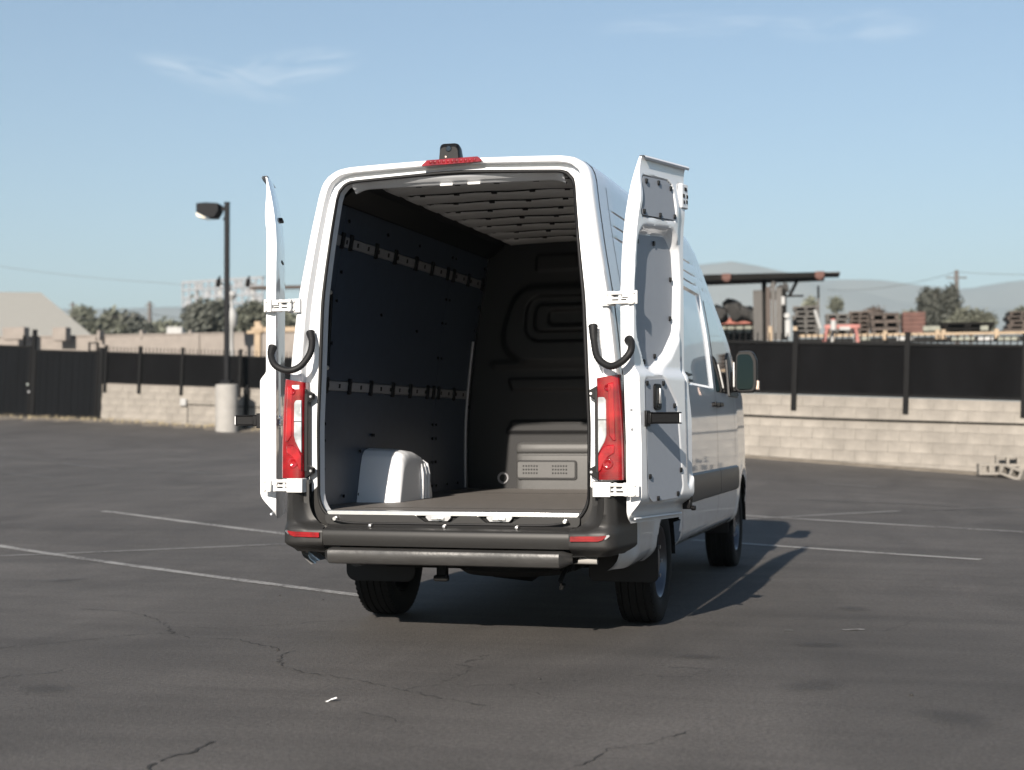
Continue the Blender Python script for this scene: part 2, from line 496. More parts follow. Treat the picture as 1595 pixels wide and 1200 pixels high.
M['scrap'] = mat('dark_scrap', (.022, .021, .020), .8, noise=(4, .5), vary=.4)
M['soil'] = mat('dry_soil', (.13, .112, .09), .95, noise=(6, .3), bump=(30, .5, .01))
M['weed'] = mat('dry_weeds', (.24, .20, .13), .9)
M['hill'] = mat('dry_hill', (.15, .145, .135), .95, noise=(.002, .25))
M['sign'] = mat('weathered_sign_sheet', (.225, .232, .245), .7, noise=(2, .15), vary=.1)
M['bark'] = mat('bark', (.085, .065, .05), .9)
def leafmat(name, col):
    m = mat(name, col, .7, noise=(1.3, .35), vary=.25)
    return m
M['leaf'] = leafmat('dusty_leaf', (.092, .097, .072))
M['leaf_dark'] = leafmat('dark_leaf', (.066, .070, .058))
M['leaf_pale'] = leafmat('pale_leaf', (.135, .14, .105))

# ------------------------------------------------------------------ ground
WX = [-60, -25, -21, -16, -8, -1.1, 4.1, 12, 30]
WZ = [2.1, 1.66, 1.50, 1.16, .92, .65, .28, -.15, -.6]
def wall_y(x):
    return np.where(x < -12, 31.5, np.where(x > -7, 20.7 - .112 * x, 20.7 - .112 * x + (10.0) * np.clip((-7 - x) / 5, 0, 1)))
def ground_z(x, y):
    x = np.asarray(x, float); y = np.asarray(y, float)
    zw = np.interp(x, WX, WZ)
    k = .9
    s = k * np.log1p(np.exp(np.clip((y - 4.6) / k, -30, 30)))
    t = np.clip(s / (wall_y(x) - 4.6), 0, 1.06)
    return zw * t - .004 * 0
def axis(a, b, step, far):
    mid = list(np.arange(a, b + 1e-6, step))
    lo, hi = [], []
    d = step * 1.5; p = a
    while p > -far: p -= d; lo.append(p); d *= 1.5
    d = step * 1.5; p = b
    while p < far: p += d; hi.append(p); d *= 1.5
    return np.array(lo[::-1] + mid + hi)
gx = axis(-34, 22, .4, 7000); gy = axis(-14, 36, .4, 7000)
X, Y = np.meshgrid(gx, gy)
Z = ground_z(X, Y)
g = MB(); g.grid([[(X[i, j], Y[i, j], Z[i, j]) for j in range(len(gx))] for i in range(len(gy))])
tag(g.build('parking_lot_ground', M['asphalt'], smooth=60), kind='structure')

def stripe(name, p, q, w, m, lift=.004):
    """a painted line lying on the ground from p to q"""
    p = Vector(p); q = Vector(q); L = (q - p).length
    t = (q - p) / L; nrm = Vector((-t.y, t.x))
    rows = []
    k = max(2, int(L / .2))
    for i in range(k + 1):
        c = p + t * (L * i / k)
        wj = w * (1 + .06 * math.sin(i * 2.3) + .05 * math.sin(i * .9))
        a = c + nrm * wj / 2; b = c - nrm * wj / 2
        rows.append([(a.x, a.y, float(ground_z(a.x, a.y)) + lift), (b.x, b.y, float(ground_z(b.x, b.y)) + lift)])
    o = MB().grid(rows).build(name, m, smooth=60)
    return tag(o, kind='structure')
def on_ground(u, v):
    d = raydir(u, v); t = 2.0
    while t < 80:
        p = CAM + d * t
        if p.z < float(ground_z(p.x, p.y)): break
        t += .04
    return Vector((p.x, p.y))
for p, q, w, mm in [((-260, 811), (566, 929), .105, 'line'), ((160, 797), (452, 834), .10, 'line'), ((-200, 874), (470, 847), .085, 'midline'),
                ((1080, 842), (1527, 873), .10, 'line'), ((1130, 802), (1640, 832), .10, 'line'), ((1140, 811), (1400, 797), .09, 'midline'), ((1440, 796), (1640, 790), .09, 'oldline'),
                ((1283, 754), (1365, 759), .10, 'midline'), ((1240, 778), (1500, 790), .10, 'oldline'), ((0, 709), (90, 718), .10, 'oldline'), ((90, 722), (345, 739), .10, 'oldline'),
                ((0, 736), (88, 746), .10, 'oldline'), ((250, 706), (380, 718), .10, 'oldline'), ((1314, 983), (1345, 981), .05, 'line'), ((1222, 984), (1236, 984), .04, 'oldline')]:
    stripe('parking_line', on_ground(*p), on_ground(*q), w, M[mm])
M['crack'] = mat('crack_shadow', (.018, .017, .016), .95)
def crack(P, w):
    """an open crack in the asphalt, a jagged narrow sheet"""
    P = [on_ground(*p) for p in P]; pts = []
    for a, b in zip(P[:-1], P[1:]):
        n = max(2, int((b - a).length / .035)); t = (b - a).normalized(); nn = Vector((-t.y, t.x))
        for k in range(n): pts.append((a.lerp(b, k / n) + nn * random.gauss(0, .010), nn))
    rows = []; run = []
    mb = MB()
    for q, nn in pts:
        if random.random() < .10 and len(run) > 3: mb.grid(run); run = []
        ww = w * random.choice((.35, .6, .8, 1.0, 1.3)) * .5
        run.append([(q.x + nn.x * ww, q.y + nn.y * ww, float(ground_z(q.x, q.y)) + .0035), (q.x - nn.x * ww, q.y - nn.y * ww, float(ground_z(q.x, q.y)) + .0035)])
    if len(run) > 1: mb.grid(run)
    tag(mb.build('asphalt_crack', M['crack'], smooth=0), kind='structure')
crack([(228, 1206), (245, 1188), (290, 1175), (320, 1165), (345, 1155)], .012)
crack([(455, 1016), (434, 1024), (439, 1039), (478, 1049), (535, 1058), (604, 1071), (655, 1083), (711, 1093), (762, 1105)], .008)
crack([(-20, 1012), (63, 1006), (126, 998), (189, 992), (252, 987), (271, 989), (296, 995), (371, 998), (390, 1003), (434, 1012)], .007)
crack([(271, 989), (255, 972), (239, 964), (201, 954), (120, 950)], .007)
crack([(898, 1197), (948, 1171), (1005, 1162), (1068, 1143), (1099, 1134)], .006)
crack([(-10, 1058), (82, 1049), (105, 1043)], .008)
crack([(560, 1112), (600, 1118), (640, 1130)], .006)
def stain_mat():
    m = D.materials.new('oil_stain'); m.use_nodes = True
    n, l = m.node_tree.nodes, m.node_tree.links
    b = n['Principled BSDF']; b.inputs['Base Color'].default_value = (.035, .033, .031, 1); b.inputs['Roughness'].default_value = .7
    tc = n.new('ShaderNodeTexCoord'); ln = n.new('ShaderNodeVectorMath'); ln.operation = 'LENGTH'; l.new(tc.outputs['Object'], ln.inputs[0])
    t = n.new('ShaderNodeTexNoise'); t.inputs['Scale'].default_value = 14; t.inputs['Detail'].default_value = 5; l.new(tc.outputs['Object'], t.inputs['Vector'])
    ad = n.new('ShaderNodeMath'); ad.operation = 'MULTIPLY_ADD'; ad.inputs[1].default_value = .10; l.new(t.outputs[0], ad.inputs[0]); l.new(ln.outputs['Value'], ad.inputs[2])
    mr = n.new('ShaderNodeMapRange'); mr.interpolation_type = 'SMOOTHSTEP'; mr.inputs['From Min'].default_value = .09; mr.inputs['From Max'].default_value = .21; mr.inputs['To Min'].default_value = .24; mr.inputs['To Max'].default_value = 0
    l.new(ad.outputs[0], mr.inputs['Value']); l.new(mr.outputs[0], b.inputs['Alpha'])
    return m
M['stain'] = stain_mat()
for k, (u, v, sc_) in enumerate([(1278, 1007, .8), (1266, 1070, 1.0), (1487, 1120, 1.1), (1087, 1026, .7), (105, 905, .9), (1330, 950, .8), (70, 1075, .8)]):
    c = on_ground(u, v); q = MB(); q.v = [(.17 * math.cos(a), .17 * math.sin(a), 0) for a in np.linspace(0, 2 * math.pi, 25)[:-1]]; q.f = [list(range(24))]
    o = q.build('oil_stain', M['stain'], loc=(c.x, c.y, float(ground_z(c.x, c.y)) + .005 + k * .0002), rot=(0, 0, k)); o.scale = (sc_ * 1.5, sc_, 1); tag(o, kind='structure')

# ================================================================== THE VAN
van = empty('cargo_van')
tag(van, 'white high-roof cargo van seen from behind with both rear doors swung open', 'van')

XZ = [.40, .50, .60, .80, 1.10, 1.30, 1.55, 1.75, 1.90, 2.05, 2.17, 2.30, 2.44, 2.54]
XX = [.945, .962, .972, .974, .973, .966, .944, .922, .903, .878, .857, .836, .813, .798]
def XS(z): return crv(XZ, XX, z)
ARC = [(.786, 2.585), (.768, 2.620), (.735, 2.650), (.690, 2.671), (.63, 2.683), (.5, 2.689), (.35, 2.693), (.18, 2.697), (0, 2.699)]
def lean(z): return .10 * np.clip((np.asarray(z, float) - 1.85) / .8, 0, 1.1) ** 2
YT = [.0, 3.1, 3.3, 3.55, 3.8, 4.1, 4.5, 5.0, 5.12, 5.4, 5.7, 5.84, 5.93]
ZT = [2.70, 2.70, 2.69, 2.63, 2.50, 2.30, 2.02, 1.64, 1.54, 1.42, 1.25, 1.10, .80]
def plan(y): return np.interp(y, [.05, .40, 4.6, 5.2, 5.55, 5.8, 5.90, 5.93], [1.0, 1.02, 1.02, 1.0, .95, .86, .76, .70])
WB0, WB1, WR = 1.30, 4.96, .37         # axles, tyre radius
REC = (2.22, 3.36, 1.49, 2.18)         # pressed window area on the side
GRV = [2.245, 2.315, 2.40]             # pressed lines under the roof
side_z = sorted(set([round(v, 4) for v in np.arange(.42, 2.545, .0265)] + [a + d for a in GRV for d in (-.007, 0, .007)] +
                    [REC[2] + d for d in (-.010, 0, .010)] + [REC[3] + d for d in (-.010, 0, .010)]))
ST = sorted(set([.115, .16, .22, .30] + [round(v, 4) for v in np.arange(.40, 5.94, .04)] + [5.91, 5.93] +
                [REC[0] + d for d in (-.008, 0, .008)] + [REC[1] + d for d in (-.008, 0, .008)]))

def side_x(z, y):
    x = float(XS(z)) * float(plan(y))
    if .3 < y < 5.0:
        for gz in GRV: x -= .006 * max(0, 1 - abs(z - gz) / .007)
        d = min(float(sstep(REC[0] - .008, REC[0] + .008, y)), float(sstep(REC[1] + .008, REC[1] - .008, y)),
                float(sstep(REC[2] - .010, REC[2] + .010, z)), float(sstep(REC[3] + .010, REC[3] - .010, z)))
        x -= .016 * max(0, d)
    x += .014 * max(0, 1 - abs(math.hypot(y - WB0, z - WR) - .48) / .07) * (z < 1.1)
    x += .014 * max(0, 1 - abs(math.hypot(y - WB1, z - WR) - .48) / .07) * (z < 1.1)
    if z < .5: x -= .05 * ((.5 - z) / .08) ** 2
    return x
def section(y):
    zt = float(np.interp(y, YT, ZT)); zb = min(1.0, zt - .35)
    def mz(z): return zb + (z - 1.0) * (zt - zb) / 1.7 if z > 1.0 else .42 + (z - .42) * (zb - .42) / .58
    ln = 0
    out = []
    for z in side_z:
        zz = mz(z); out.append((side_x(zz, y), y, zz))
    x254 = side_x(mz(2.54), y)
    for (x, z) in ARC: out.append((x / .798 * x254, y, mz(z)))
    return out

secs = []
for y in ST:
    h = section(y)
    # the tail leans forward towards the roof
    row = []
    for (x, yy, z) in h:
        yo = yy + float(lean(z)) * max(0, 1 - (yy - .115) / 1.2)
        x -= .042 * float(sstep(.93, .895, z)) * float(sstep(.31, .20, yy))
        row.append((x, yo, z))
    secs.append(row)
bodymb = MB()
ns = len(secs[0])
for sgn in (1, -1):
    V = []
    for row in secs:
        for (x, y, z) in row:
            if z < 1.2:
                for yc in (WB0, WB1):
                    for Rr in (.425,):
                        d = math.hypot(y - yc, z - WR)
                        if abs(d - Rr) < .021 and d > 1e-6:
                            y = yc + (y - yc) / d * Rr; z = WR + (z - WR) / d * Rr
            V.append((sgn * x, y, z))
    F = []
    for i in range(len(secs) - 1):
        for j in range(ns - 1):
            a = i * ns + j
            q = [a, a + 1, a + 1 + ns, a + ns]
            cy = sum(V[k][1] for k in q) / 4; cz = sum(V[k][2] for k in q) / 4
            if cz < 1.2 and min(math.hypot(cy - WB0, cz - WR), math.hypot(cy - WB1, cz - WR)) < .425: continue
            F.append(q if sgn > 0 else q[::-1])
    bodymb.add(V, F)
# nose cap
cap = [(x, y, z) for (x, y, z) in secs[-1]]
bodymb.add(cap + [(-x, y, z) for (x, y, z) in cap[::-1]], [list(range(2 * len(cap)))])

# ---- the stepped door frame round the opening
OUT = [(0, .55)] + [(float(XS(z)) - .042 * float(sstep(.93, .895, z)), z) for z in np.arange(.55, 2.541, .02)] + ARC
OUT = OUT + [(-x, z) for x, z in OUT[::-1][1:-1]]
INR = roundpoly([(-.775, .664), (.775, .664), (.780, 1.20), (.768, 1.5), (.754, 1.9), (.722, 2.2), (.682, 2.590), (0, 2.622), (-.682, 2.590), (-.722, 2.2), (-.754, 1.9), (-.768, 1.5), (-.780, 1.20)],
                [.17, .17, 2, 2, 2, 2, .095, 3, .095, 2, 2, 2, 2], 12)
CEN = (0, 1.6)
def raycast(poly, ang):
    dx, dz = math.cos(ang), math.sin(ang); best = None
    for i in range(len(poly)):
        ax, az = poly[i][0] - CEN[0], poly[i][1] - CEN[1]; bx, bz = poly[(i + 1) % len(poly)][0] - CEN[0], poly[(i + 1) % len(poly)][1] - CEN[1]
        ex, ez = bx - ax, bz - az; den = dx * ez - dz * ex
        if abs(den) < 1e-12: continue
        t = (ax * ez - az * ex) / den; u = (ax * dz - az * dx) / den
        if t > 0 and -1e-6 <= u <= 1 + 1e-6 and (best is None or t < best): best = t
    return (CEN[0] + dx * best, CEN[1] + dz * best)
# angles follow both outlines so corners stay crisp
def resamp(poly, n):
    P = [Vector(p) for p in poly] + [Vector(poly[0])]
    L = [0]
    for i in range(len(P) - 1): L.append(L[-1] + (P[i + 1] - P[i]).length)
    out = []; k = 0
    for i in range(n):
        s = L[-1] * i / n
        while L[k + 1] < s: k += 1
        out.append(P[k].lerp(P[k + 1], (s - L[k]) / max(1e-9, L[k + 1] - L[k])))
    return out
angs = sorted(math.atan2(p.y - CEN[1], p.x - CEN[0]) for p in resamp(INR, 150) + resamp(OUT, 110))
LO = [raycast(OUT, a) for a in angs]; LI = [raycast(INR, a) for a in angs]
def loop(f, dy, extra=0):
    out = []
    for (ox, oz), (ix, iz) in zip(LO, LI):
        x = ox + (ix - ox) * f; z = oz + (iz - oz) * f
        if extra:
            d = Vector((CEN[0] - x, CEN[1] - z)).normalized() * extra
            x += d.x; z += d.y
        out.append((x, dy + float(lean(z)), z))
    return out
bodymb.grid([loop(0, .115), loop(.004, .07), loop(.02, .032), loop(.06, .008), (loop(.11, .0)), loop(.43, .0), loop(.46, .010), loop(.48, .055), loop(.66, .060), loop(.69, .048), loop(.97, .044)], True)
body = bodymb.build('body', M['white'], van, smooth=28)
fr = MB(); fr.grid([[(x, y - .002, z) for x, y, z in l_] for l_ in (loop(.06, .008), loop(.11, .0), loop(.43, .0), loop(.46, .010), loop(.48, .055), loop(.66, .060), loop(.69, .048), loop(.97, .044))], True)
fr.f = [f for f in fr.f if sum(fr.v[i][2] for i in f) / 4 < .872]
fr.build('lower_frame', M['bumper'], van, smooth=28)
# jamb: from the seal into the load space
MB().grid([loop(.955, .046), loop(1.0, .05), loop(1, .075, .003), loop(1, .105, .008), loop(1, .11, -.02), loop(1, .125, -.06)], True).build('door_jamb', M['white_in'], van, smooth=40)
hp2 = MB(); hp2.grid([[(x, y + (.03 if abs(x) > .66 else 0), z - .055 * max(0, (abs(x) - .53) / .14) ** 2) for x in np.linspace(-.622, .622, 48)] for y, z in ((.140, 2.606), (.150, 2.592), (.185, 2.582), (.20, 2.566), (.215, 2.562), (.26, 2.575))])
hp2.build('header_panel', M['white_in'], van, smooth=40)
for hx in (-.068, .095):
    MB().box((hx, .195, 2.563), (.075, .02, .014)).build('header_striker', M['hinge'], van, bevel=.003)
for (gx0, gz0, gx1, gz1) in ((-.752, 1.97, -.772, 1.54),):
    MB().tube([(gx0, .15, gz0), (gx0 - .004, .165, gz0 - .04), (gx1 - .004, .165, gz1 + .04), (gx1, .15, gz1)], .010, 10).build('grab_rod', M['black'], van)
    for q_ in ((gx0, gz0), (gx1, gz1)): MB().lathe([(.001, -.012), (.011, -.010), (.012, 0)], 'y', (q_[0], .145, q_[1]), 10).build('rod_stud', M['steel'], van)
# seal: a fat rubber lip running round the opening
sl = loop(.985, .038)
rows = []
for k in range(8):
    a = 2 * math.pi * k / 8
    rows.append(loop(.985, .038 + .012 * math.sin(a), .0105 * math.cos(a)))
rows.append(rows[0])
MB().grid(rows, True).build('door_seal', M['rubber'], van, smooth=60)
# panel gap near the tail on the side (dark line behind the pillar)
def side_strip(z0, z1, y0, y1, off, n=12, m=2, sgn=1, tail=True):
    rows = []
    for i in range(n + 1):
        z = z0 + (z1 - z0) * i / n; r_ = []
        for j in range(m + 1):
            y = y0 + (y1 - y0) * j / m
            r_.append((sgn * (side_x(z, y) + off), y + (float(lean(z)) * max(0, 1 - (y - .115) / 1.2)), z))
        rows.append(r_)
    return rows
for sgn in (1, -1):
    gp = MB(); gp.grid(side_strip(.95, 2.53, .30, .306, .0012, 30, 1, sgn)); 
    gp.build('body_seam', M['socket'], van, smooth=40)
    # lower plastic strip along the side
    for (a, b) in ((1.86, 3.40), (3.412, 4.46)):
        rows = []
        for t, off in ((0, .002), (.06, .020), (.2, .026), (.8, .026), (.94, .020), (1, .002)):
            z = .690 + .195 * t
            rows.append([(sgn * (side_x(z, y) + off), y, z) for y in np.linspace(a, b, 12)])
        st_ = MB(); st_.grid(rows)
        for e in (0, 11): st_.f.append([len(rows) and i * 12 + e for i in range(6)])
        st_.build('side_trim', M['trim'], van, smooth=40)
    # door seams, slide rail, handles
    for yy, z0, z1 in ((1.80, .58, 2.22), (3.412, .55, 2.25), (4.42, .95, 1.5)):
        MB().grid(side_strip(z0, z1, yy, yy + .006, .0015, 30, 1, sgn)).build('door_seam', M['socket'], van, smooth=40)
    rl = MB(); rl.grid([[(sgn * (side_x(z, y) + o_), y, z) for y in np.linspace(.62, 2.42, 20)] for z, o_ in ((1.505, .002), (1.508, .016), (1.520, .016), (1.523, -.004), (1.545, -.004), (1.548, .016), (1.560, .016), (1.563, .002))])
    rl.build('slide_rail', M['black'], van, smooth=20)
    for yy in (3.30, 3.52):
        hb = MB(); hb.box((sgn * (side_x(1.36, yy) + .024), yy, 1.365), (.022, .17, .032)); hb.box((sgn * (side_x(1.36, yy) + .008), yy - .06, 1.362), (.03, .03, .03)); hb.box((sgn * (side_x(1.36, yy) + .008), yy + .06, 1.362), (.03, .03, .03))
        hb.build('door_handle', M['black'], van, bevel=.006)
    # cab window
    def cabwin(sg):
        rows = []
        for i in range(13):
            z = 1.46 + (2.16 - 1.46) * i / 12
            y1 = 4.95 - (z - 1.46) / (2.16 - 1.46) * 1.06
            rows.append([(sg * (side_x(z, min(y, 5)) * 1.0 + .004), y, z) for y in np.linspace(3.50, min(y1, 4.86 - (z - 1.46) * 1.45), 10)])
        return rows
    MB().grid(cabwin(sgn)).build('side_window', M['glass'], van, smooth=40)
    # wheel liner
    for yc in (WB0, WB1):
        MB().lathe([(.425, sgn * .955), (.424, sgn * .70), (.15, sgn * .69)], 'x', (0, yc, WR), 32, R(2), R(178)).build('wheel_liner', M['under'], van)
# windscreen
rows = []
for y in np.linspace(3.72, 4.92, 14):
    h = section(y); xt, zt = h[len(side_z) - 1][0], None
    top = [p for p in h[len(side_z) + 1:]]
    rows.append([(p[0] * 1.0, p[1], p[2] + .004) for p in top] + [(-p[0], p[1], p[2] + .004) for p in top[::-1][1:]])
MB().grid(rows).build('windscreen', M['glass'], van, smooth=40)
# headlights and grille at the nose (away from the camera)
for sgn in (1, -1):
    MB().box((sgn * .72, 5.80, 1.02), (.28, .16, .24)).build('headlight', M['clear'], van, bevel=.04)
gr = MB()
for k in range(4): gr.box((0, 5.93, .86 + k * .07), (.8, .05, .035))
gr.build('grille', M['black'], van, bevel=.008)

# ---- load floor, sill
MB().box((0, 1.68, .705), (1.90, 3.22, .05)).build('load_floor', M['floor'], van)
for (fx, fy, fw_) in ((0, 2.45, 1.70), (.1, .42, 1.50)): MB().box((fx, fy, .7308), (fw_, .006, .0016)).build('floor_joint', M['socket'], van)
sp = MB(); sp.box((0.0, .072, .727), (1.455, .07, .014)); sp.box((0, .036, .721), (1.455, .006, .026))
sp.build('sill_strip', M['steel'], van, bevel=.003)
# black striker wells and grey sill moulding below the strip
sill = roundpoly([(-.735, .712), (-.20, .712), (-.14, .676), (.005, .676), (.06, .712), (.16, .712), (.21, .676), (.35, .676), (.41, .712), (.735, .712), (.735, .655), (-.735, .655)], [.0, .02, .02, .02, .02, .02, .02, .02, .02, 0, .06, .06], 4)
MB().box((0, .075, .69), (1.47, .03, .07)).build('sill_recess', M['socket'], van)
MB().prism(sill, lambda a, b, d: (a, d, b), .018, .05).build('sill_moulding', M['bumper'], van, bevel=.003)
MB().tube([(x, -.012 + .0 * x, .6665 + .022 * max(0, (abs(x) - .52) / .16) ** 2) for x in np.linspace(-.68, .68, 30)], .0065, 8).build('sill_seal', M['rubber'], van)
for cx in (-.068, .282):
    hk = MB(); hk.prism(roundpoly([(cx - .085, .711), (cx + .085, .711), (cx + .055, .680), (cx - .055, .680)], .008, 3), lambda a, b, d: (a, d, b), .030, .060)
    hk.build('striker_plate', M['zinc'], van, bevel=.002)
    h2 = MB(); h2.box((cx, .022, .697), (.075, .014, .016)); h2.box((cx + .012, .014, .696), (.018, .03, .008)); h2.build('striker', M['steel'], van, bevel=.002)
for cx in (-.44, -.01, .40):
    MB().lathe([(.001, -.030), (.008, -.029), (.012, -.018), (.012, .0)], 'y', (cx, -.020, .6555), 14).build('bumper_stud', M['zinc'], van)
for sx in (-1, 1):
    MB().lathe([(.001, -.034), (.010, -.034), (.012, -.024), (.012, .0)], 'y', (sx * .66, .01, .690), 12).build('bumper_stud', M['steel'], van)

# ---- rear bumper
pr = [(-.02, .660), (-.028, .652), (-.070, .642), (-.105, .636), (-.112, .628), (-.114, .60), (-.108, .565), (-.100, .548), (-.06, .542), (.05, .542)]
bm = MB(); bm.grid([[(x, y + .018 * (x / .70) ** 2, z) for (y, z) in pr] for x in np.linspace(-.70, .70, 21)])
bm.build('bumper_beam', M['bumper'], van, smooth=40)
pr = [(-.04, .538), (-.105, .534), (-.130, .526), (-.136, .512), (-.132, .475), (-.118, .455), (-.09, .448), (.05, .455)]
def stepx(t): return -.705 + 1.41 * t
bm = MB(); nn = 29
rows = []
for i in range(nn):
    x = stepx(i / (nn - 1)); e = min(1, (.705 - abs(x)) / .03); e = e * (2 - e)
    rows.append([(x, y * (.35 + .65 * e) + .004 * math.sin(x * 9), .495 + (z - .495) * (.55 + .45 * e)) for (y, z) in pr])
bm.grid(rows); bm.f.append(list(range(len(pr)))); bm.f.append([(nn - 1) * len(pr) + k for k in range(len(pr))])
M['step'] = mat('scuffed_step_plastic', (.034, .033, .032), .36, spec=.5, noise=(9, .22, (.5, 1, 3)), bump=(18, .35, .006))
bm.build('bumper_step', M['step'], van, smooth=40)
for sgn in (1, -1):
    zs = list(np.linspace(.508, .905, 34))
    rows = []
    for z in zs:
        # inner edge follows the round corner of the opening
        if z > .80: xin = .812
        elif z > .655:
            t = (z - .655) / .145; xin = .70 + .112 * math.sqrt(max(0, 1 - (1 - t) ** 2)) if t < 1 else .812
        else: xin = .70
        lo = float(sstep(.675, .628, z)); w = .948 + .008 * float(sstep(.9, .62, z))
        curl = float(sstep(.56, .505, z))
        y_in = -.022 * (1 - lo) - .098 * lo; y_mid = -.040 * (1 - lo) - .104 * lo; y_out = -.082 * (1 - lo) - .108 * lo
        row = [(xin, y_in + .09 * curl, z), (xin + .03, y_in - .006 + .09 * curl, z)]
        span = max(.05, w - .075 - xin)
        xm = xin + min(.085, span * .55)
        row += [(xm, y_mid + .07 * curl, z), (xm + .018, (y_mid + y_out) / 2 + .07 * curl, z), (xm + .04, y_out + .07 * curl, z)]
        x1 = w - .07
        row += [(x1 - .03 * curl, y_out + .006 + .06 * curl, z)]
        for k in range(1, 7):
            a = math.pi / 2 * k / 6
            row.append((x1 + .07 * math.sin(a) - .05 * curl, (y_out + .006) + .10 * (1 - math.cos(a)) + .05 * curl, z))
        row += [(w + .024 - .06 * curl, .125, z), (w + .042 - .06 * curl, .26, z), (w + .01 - .06 * curl, .265, z)]
        rows.append([(sgn * x, y, z) for x, y, z in row])
    cn = MB(); cn.grid(rows)
    top = [p for p in rows[-1]]
    cn.add(top + [(sgn * .82, .06, .905)], [[i, i + 1, len(top)] for i in range(len(top) - 1)])
    cor = cn.build('bumper_corner', M['bumper'], van, smooth=50)
    rf = roundpoly([(.712, .619), (.865, .622), (.905, .626), (.905, .620), (.885, .602), (.86, .594), (.712, .592)], .004, 3)
    MB().prism(rf, lambda a, b, d: (sgn * a, d + .007 * max(0, (a - .84) / .06) ** 2, b), -.1165, -.09).build('reflector', M['red'], cor, smooth=30)
    MB().prism(roundpoly([(.904, .627), (.918, .630), (.923, .622), (.900, .604), (.896, .606)], .004, 3), lambda a, b, d: (sgn * a, d + .007 * max(0, (a - .84) / .06) ** 2, b), -.1150, -.09).build('reflector_cap', M['zinc'], cor, smooth=30)
    # dark wedge under the corner
    wd = MB(); wd.add([(sgn * .68, -.05, .512), (sgn * .90, -.02, .515), (sgn * .90, .25, .515), (sgn * .68, .25, .512), (sgn * .68, -.04, .462), (sgn * .79, .06, .494), (sgn * .79, .25, .494), (sgn * .68, .25, .462)], [[0, 1, 2, 3], [4, 5, 6, 7], [0, 1, 5, 4], [1, 2, 6, 5], [2, 3, 7, 6], [3, 0, 4, 7]])
    wd.build('bumper_lower_corner', M['under'], van, bevel=.01)

# ---- tail lamps
def lamp_front(x, z):
    return -.022 - .028 * max(0, min(1, (x - .84) / .10))
for sgn in (1, -1):
    def f(a, b, d): return (sgn * a, d + (.0 if a < .955 else (a - .955) * 2.4), b)
    zl = np.linspace(.915, 1.452, 40)
    rows = []
    for z in zl:
        xi = .848 if z < 1.2 else .848 - (z - 1.2) * .03
        xo = float(XS(z)) + .008
        if z > 1.40: pass
        row = [(xi, .05), (xi, -.026), (xi + .006, -.034)]
        for t in (.25, .5, .75): row.append((xi + (xo - .03 - xi) * t, -.036 - .006 * math.sin(t * 3.1)))
        for k in range(0, 7):
            a = math.pi / 2 * k / 6
            row.append((xo - .03 + .03 * math.sin(a), -.036 + .035 * (1 - math.cos(a))))
        row.append((xo + .002, .10)); row.append((xo - .004, .15))
        rows.append([(sgn * x, y, z + (.020 * max(0, (x - xi)) / .12 if z > 1.3 else 0) * float(sstep(1.3, 1.45, z))) for x, y in row])
    tl = MB(); tl.grid(rows)
    for q in (rows[0], rows[-1]):
        tl.add(q, [list(range(len(q)))])
    lampo = tl.build('tail_lamp', M['red'], van, smooth=50)
    cl = roundpoly([(.852, 1.352), (.886, 1.352), (.896, 1.335), (.897, 1.15), (.888, 1.118), (.872, 1.090), (.852, 1.055)], [.0, .012, .012, .03, .03, .03, 0], 5)
    cl = [(a - .002, b) for a, b in cl]
    MB().prism(cl, lambda a, b, d: (sgn * a, d, b), -.0455, -.03).build('reversing_lens', M['clear'], lampo, bevel=.004)
    lo_ = roundpoly([(.850, 1.040), (.868, 1.072), (.896, 1.098), (.940, 1.100), (.938, 1.055), (.905, 1.035), (.880, 1.005), (.866, .968), (.850, .955)], [0, .02, .02, .008, .01, .03, .03, .02, 0], 5)
    MB().prism(lo_, lambda a, b, d: (sgn * a, d, b), -.0470, -.03).build('lens_facet', M['red2'], lampo, bevel=.005)
    up_ = roundpoly([(.902, 1.425), (.936, 1.43), (.946, 1.12), (.930, 1.12), (.908, 1.15)], .006, 3)
    MB().prism(up_, lambda a, b, d: (sgn * a, d, b), -.0468, -.03).build('lens_facet', M['red2'], lampo, bevel=.006)
    MB().box((sgn * .872, -.046, 1.232), (.045, .004, .004)).build('lens_divider', M['socket'], lampo)
    for zz, rr in ((1.40, .020), (1.0, .030), (1.085, .014)):
        MB().lathe([(.001, -.040), (rr * .5, -.043), (rr * .8, -.0475), (rr, -.045), (rr * 1.1, -.030)], 'y', (sgn * (.905 if zz > 1.05 else .90), 0, zz), 20).build('lens_ring', M['red'], lampo, smooth=60)
    # mounting tabs and the dark slot beside the lamp
    for zz in (1.372, .955):
        tb = MB(); tb.prism([(.845, zz + .045), (.845, zz - .045), (.792, zz - .012), (.792, zz + .016)], lambda a, b, d: (sgn * a, d, b), -.012, .02)
        tabo = tb.build('lamp_bracket', M['black'], van, bevel=.003)
        MB().lathe([(.001, -.018), (.007, -.018), (.009, -.013), (.009, 0)], 'y', (sgn * .806, 0, zz), 12).build('bracket_screw', M['zinc'], tabo)
    sb = MB(); sb.box((sgn * .836, .012, 1.17), (.022, .05, .44)); sb.build('lamp_gasket', M['rubber'], van, bevel=.004)
MB().box((-.885, -.041, 1.425), (.042, .004, .022)).build('lamp_sticker', M['sticker'], van)

